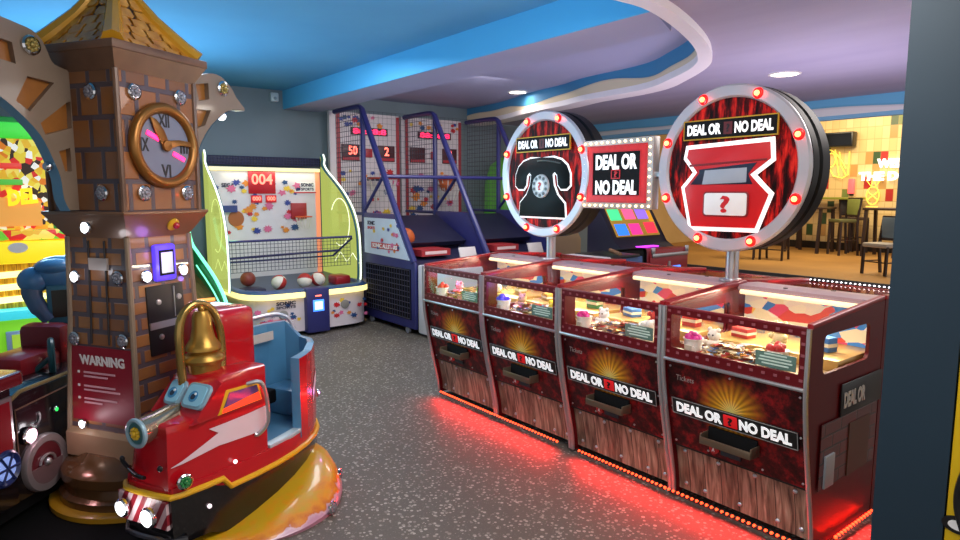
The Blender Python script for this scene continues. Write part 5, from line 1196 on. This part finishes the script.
MB().tube([(.012+.05*cos(a), -.012, .258+.04*sin(a)) for a in [pi*i/8 for i in range(9)]], .007, 6).build('crank_rod', SILVER, w); MB().ball((.012, -.012, .262), .02, n=10, m=8).build('wheel_hub', SILVER, w)
w2 = MB().lathe([(0, 0), (.06, 0), (.075, .012), (.085, .004), (.085, -.02), (0, -.02)], (-.268, -.035, .345), (0, -1, 0), 28).build('front_wheel', plain('wheel_dark_blue', '#1e2a5a', .3), t)
MB().lathe([(0, .002), (.055, .002), (.05, .008), (0, .01)], (-.268, -.035, .345), (0, -1, 0), 24).build('wheel_disc', plain('wheel_pale_blue', '#9db4e8', .3, emit='#7f9df0', strength=.5), w2)
mb = MB()
for k in range(6): a = k*pi/3; mb.tube([(-.268, -.046, .345), (-.268+.07*cos(a), -.046, .345+.07*sin(a))], .006, 6)
mb.build('spokes', plain('wheel_dark_blue', '#1e2a5a', .3), w2)
star_lamp(t, (-.08, .0, .43), 0, r=.038, core=glow('pink_white_lens', '#ffd0dc', 5.)); star_lamp(t, (.11, .004, .497), 0, r=.022, core=glow('green_led_lens', '#28d05a', 1.5)); point('pink_glow', (-.08, -.06, .43), .35, (1, .6, .7), .02, t)
MB().tube([(-.02+.028*cos(radians(a)), .006, .497+.034*sin(radians(a))) for a in range(-100, 60, 20)], .005, 6).build('hook_mark', SILVER, t)
MB().box(.17, .54, .22, .46, .60, .74, bev=.04).build('seat', plain('seat_red', '#7d1620', .3), t); MB().box(.44, .56, .20, .46, .62, .86, bev=.04).build('seat_back', plain('seat_red', '#7d1620', .3), t)
st_ = MB().tube([(.30+.035*sin(a), .14+.03*sin(a), .715+.08*cos(a)) if 0 else (.30+.06*cos(a), .15+.045*cos(a), .72+.09*sin(a)) for a in [2*pi*i/20 for i in range(20)]], .016, 8, closed=True).tube([(.30, .15, .72), (.26, .26, .62)], .014, 8).build('steering_wheel', plain('wheel_petrol', '#1d4a52', .3), t)
MB().prism([(-.60, .05), (.60, .05), (.60, .14), (-.60, .14)], lambda p, q: (p[0], q, p[1]), .05, .44).build('chassis', MATTE, t)
for x in (-.4, .4): MB().cyl((x, .25, .014), (x, .25, .06), .10, 16).build('mount', BLACK, t)

# blue moulded car behind the tower
t = empty('blue_ride_car', 'blue moulded ride car with rounded shoulders, half hidden behind the clock tower', 'ride car', (.36, 4.72, 0), -.1)
BL = plain('moulded_blue', '#4f8cc0', .35, coat=.4)
sk = bpy.data.meshes.new('body'); 
mb = MB(); mb.ball((.02, 0, 1.10), .13, (1.15, .9, .85), 20, 14).ball((-.11, -.03, 1.07), .085, (1, 1, .95), 16, 12).ball((.12, .02, 1.13), .12, (1, 1, .8), 16, 12).ball((.0, -.06, 1.15), .08, (1.3, 1, .6), 16, 12)
mb.build('shoulders', BL, t)
MB().tube(smooth_path([(-.12, -.04, 1.05), (-.12, -.05, .98), (-.09, -.07, .90), (-.04, -.08, .83)], 4), [.055]*5+[.05]*4+[.042]*4, 14).build('arm', plain('moulded_grey_blue', '#516f92', .4), t)
wf = MB().box(-.05, .30, -.10, .2, .80, 1.04, bev=.012).build('window_box', plain('frame_teal_blue', '#3a7d96', .35), t); MB().box(-.025, .28, -.108, -.098, .845, 1.01).build('dark_pane', plain('pane_olive_dark', '#23281f', .3), wf)
MB().box(-.02, .42, -.08, .3, .06, .80, bev=.02).build('body', MATTE, t); MB().cyl((.2, .1, .0), (.2, .1, .08), .14, 20).build('mount', BLACK, t)
MB().box(-.04, .30, -.12, -.08, .56, .66, bev=.02).build('red_apron', plain('seat_red', '#7d1620', .3), t)

# ------------------------------------------------------------------ bright prize machine at the far left and the neon alley game
t = empty('prize_game', 'brightly lit yellow and green prize machine at the far left behind the train', 'arcade machine', (.25, 7.0, 0))
MB().box(-.65, .55, .02, .75, .03, 2.25, bev=.02).build('cabinet', plain('game_green', '#2f9a2f', .4), t)
dsp = MB().box(-.6, .30, .0, .02, 1.18, 2.1).build('display', m_bright('game_display_print', ['#e8b02c', '#d8302a', '#f0d860', '#f5f0e0', '#e07a20', '#e8c838', '#3a2a20'], 22, 20, .42), t)
MB().box(-.6, .34, -.03, .02, 2.06, 2.20, bev=.02).build('green_arch', glow('game_lime_arch', '#3fc83a', .7), t)
MB().prism([(-.6, 1.30), (.22, 1.30), (.22, 1.52), (-.6, 1.62)], lambda p, q: (p[0], -q, p[1]), .0, .02).build('orange_panel', glow('game_orange_panel', '#e8a24a', .5), t)
text('lettering', 'DEL', glow('game_yellow_letters', '#ffd81c', .8), t, (.09, -.03, 1.56), (1, 0, .12), FU, .22, .14, .01, .05)
for z, c in ((1.80, '#d83a2c'), (1.66, '#4fae3c')): MB().box(-.3, .10, -.015, .0, z, z+.05, bev=.004).build('display_band', glow('band_'+c[1:], c, .6), dsp)
MB().box(-.65, .50, -.10, .02, 1.18, 1.27, bev=.01).build('ledge', m_bright('ledge_print', ['#e8b02c', '#d8302a', '#6fc83a', '#f5d860'], 12, 14, .5), t)
yb = MB().box(-.65, .52, -.14, .02, .98, 1.17, bev=.02).build('yellow_band', glow('game_yellow', '#f0d420', .75), t)
MB().lathe([(0, 0), (.045, 0), (.045, .006), (0, .006)], (.02, -.142, 1.12), (0, -1, 0), 20, sx=1.6).build('maker_plate', plain('plate_white', '#e6e0d6', .4), yb)
MB().box(-.65, .50, -.02, .10, .58, .98).build('slide_back', m_wood('slide_planks', '#8a6a14', '#c99a1c', '#f0d24a'), t)
for z in (.64, .75, .86): MB().tube([(-.62, -.05, z), (.20, -.05, z+.03)], .028, 8).build('light_bar', glow('bar_warm_white', '#fff2a0', 1.5), t)
MB().box(-.65, .52, -.20, .02, .50, .58, bev=.012).build('cyan_band', glow('game_cyan', '#3fd0dc', .7), t)
gp = MB().box(-.65, .52, -.16, .02, .05, .50, bev=.02).build('green_front', glow('game_lime_front', '#7fd02a', .55), t)
fr = MB().box(-.12, .16, -.19, -.16, .22, .40, bev=.008).build('window_frame', plain('frame_white_blue', '#a9c8ee', .3), gp); MB().box(-.08, .16, -.195, -.188, .25, .37).build('window_pane', plain('pane_lime', '#a8d040', .3, emit='#a8d040', strength=.5), fr)
MB().tube([(.05, -.22, .20), (.22, -.22, .23)], .04, 10).build('lit_tray', glow('tray_yellow', '#fff29a', 1.2), gp)
t = empty('alley_game', 'alley bowling game with curved green neon edge beside the white hoop game', 'arcade machine', (1.35, 8.15, 0))
pr_ = smooth_path([(.02, 1.28, 0), (-.12, 1.02, 0), (-.40, .90, 0), (-.78, .77, 0), (-1.10, .64, 0), (-1.36, .47, 0), (-1.40, .30, 0)], 4)
for x in (-.46, .62):
    sp = MB(); sp.prism([(p.x, p.y) for p in pr_]+[(-1.40, .03), (0, .03)], lambda p, q: (q, p[0], p[1]), x-.02, x+.02); sp = sp.build('side_panel', plain('alley_green_panel', '#1f7a4c', .4, emit='#0f6a3c', strength=.10), t)
    MB().tube([(x, p.x-.006, p.y+.006) for p in pr_], .018, 8).build('neon_edge', L_GREEN, sp)
    MB().tube([(x-.05, p.x-.1, p.y-.12) for p in pr_[8:]], .008, 8).build('inner_neon', L_GREEN, sp)
MB().prism([(-.1, .72), (-1.2, .45), (-1.2, .38), (-.1, .62)], lambda p, q: (q, p[0], p[1]), -.44, .60).build('lane', m_wood('alley_lane', '#5a3a1c', '#8a5f30', '#a87a42'), t)
MB().prism([(-1.2, .08), (-1.2, .46), (-1.46, .36), (-1.46, .03)], lambda p, q: (q, p[0], p[1]), -.44, .60, bev=.01).build('front_cabinet', plain('alley_red', '#9a2228', .35), t)
MB().tube([(-.4, -1.22, .49), (.55, -1.22, .49)], .02, 8).build('orange_light', glow('orange_bar', '#ff9a4a', 1.2), t)
MB().box(-.44, .60, -.10, -.02, .05, 1.9).build('back_panel', plain('alley_back_green', '#1d7a45', .4, emit='#1d9a50', strength=.25), t)  # glowing green panel stands in for neon light on the wall
point('neon_glow', (.9, -.8, 1.1), 1.2, (.2, 1, .5), .05, t)
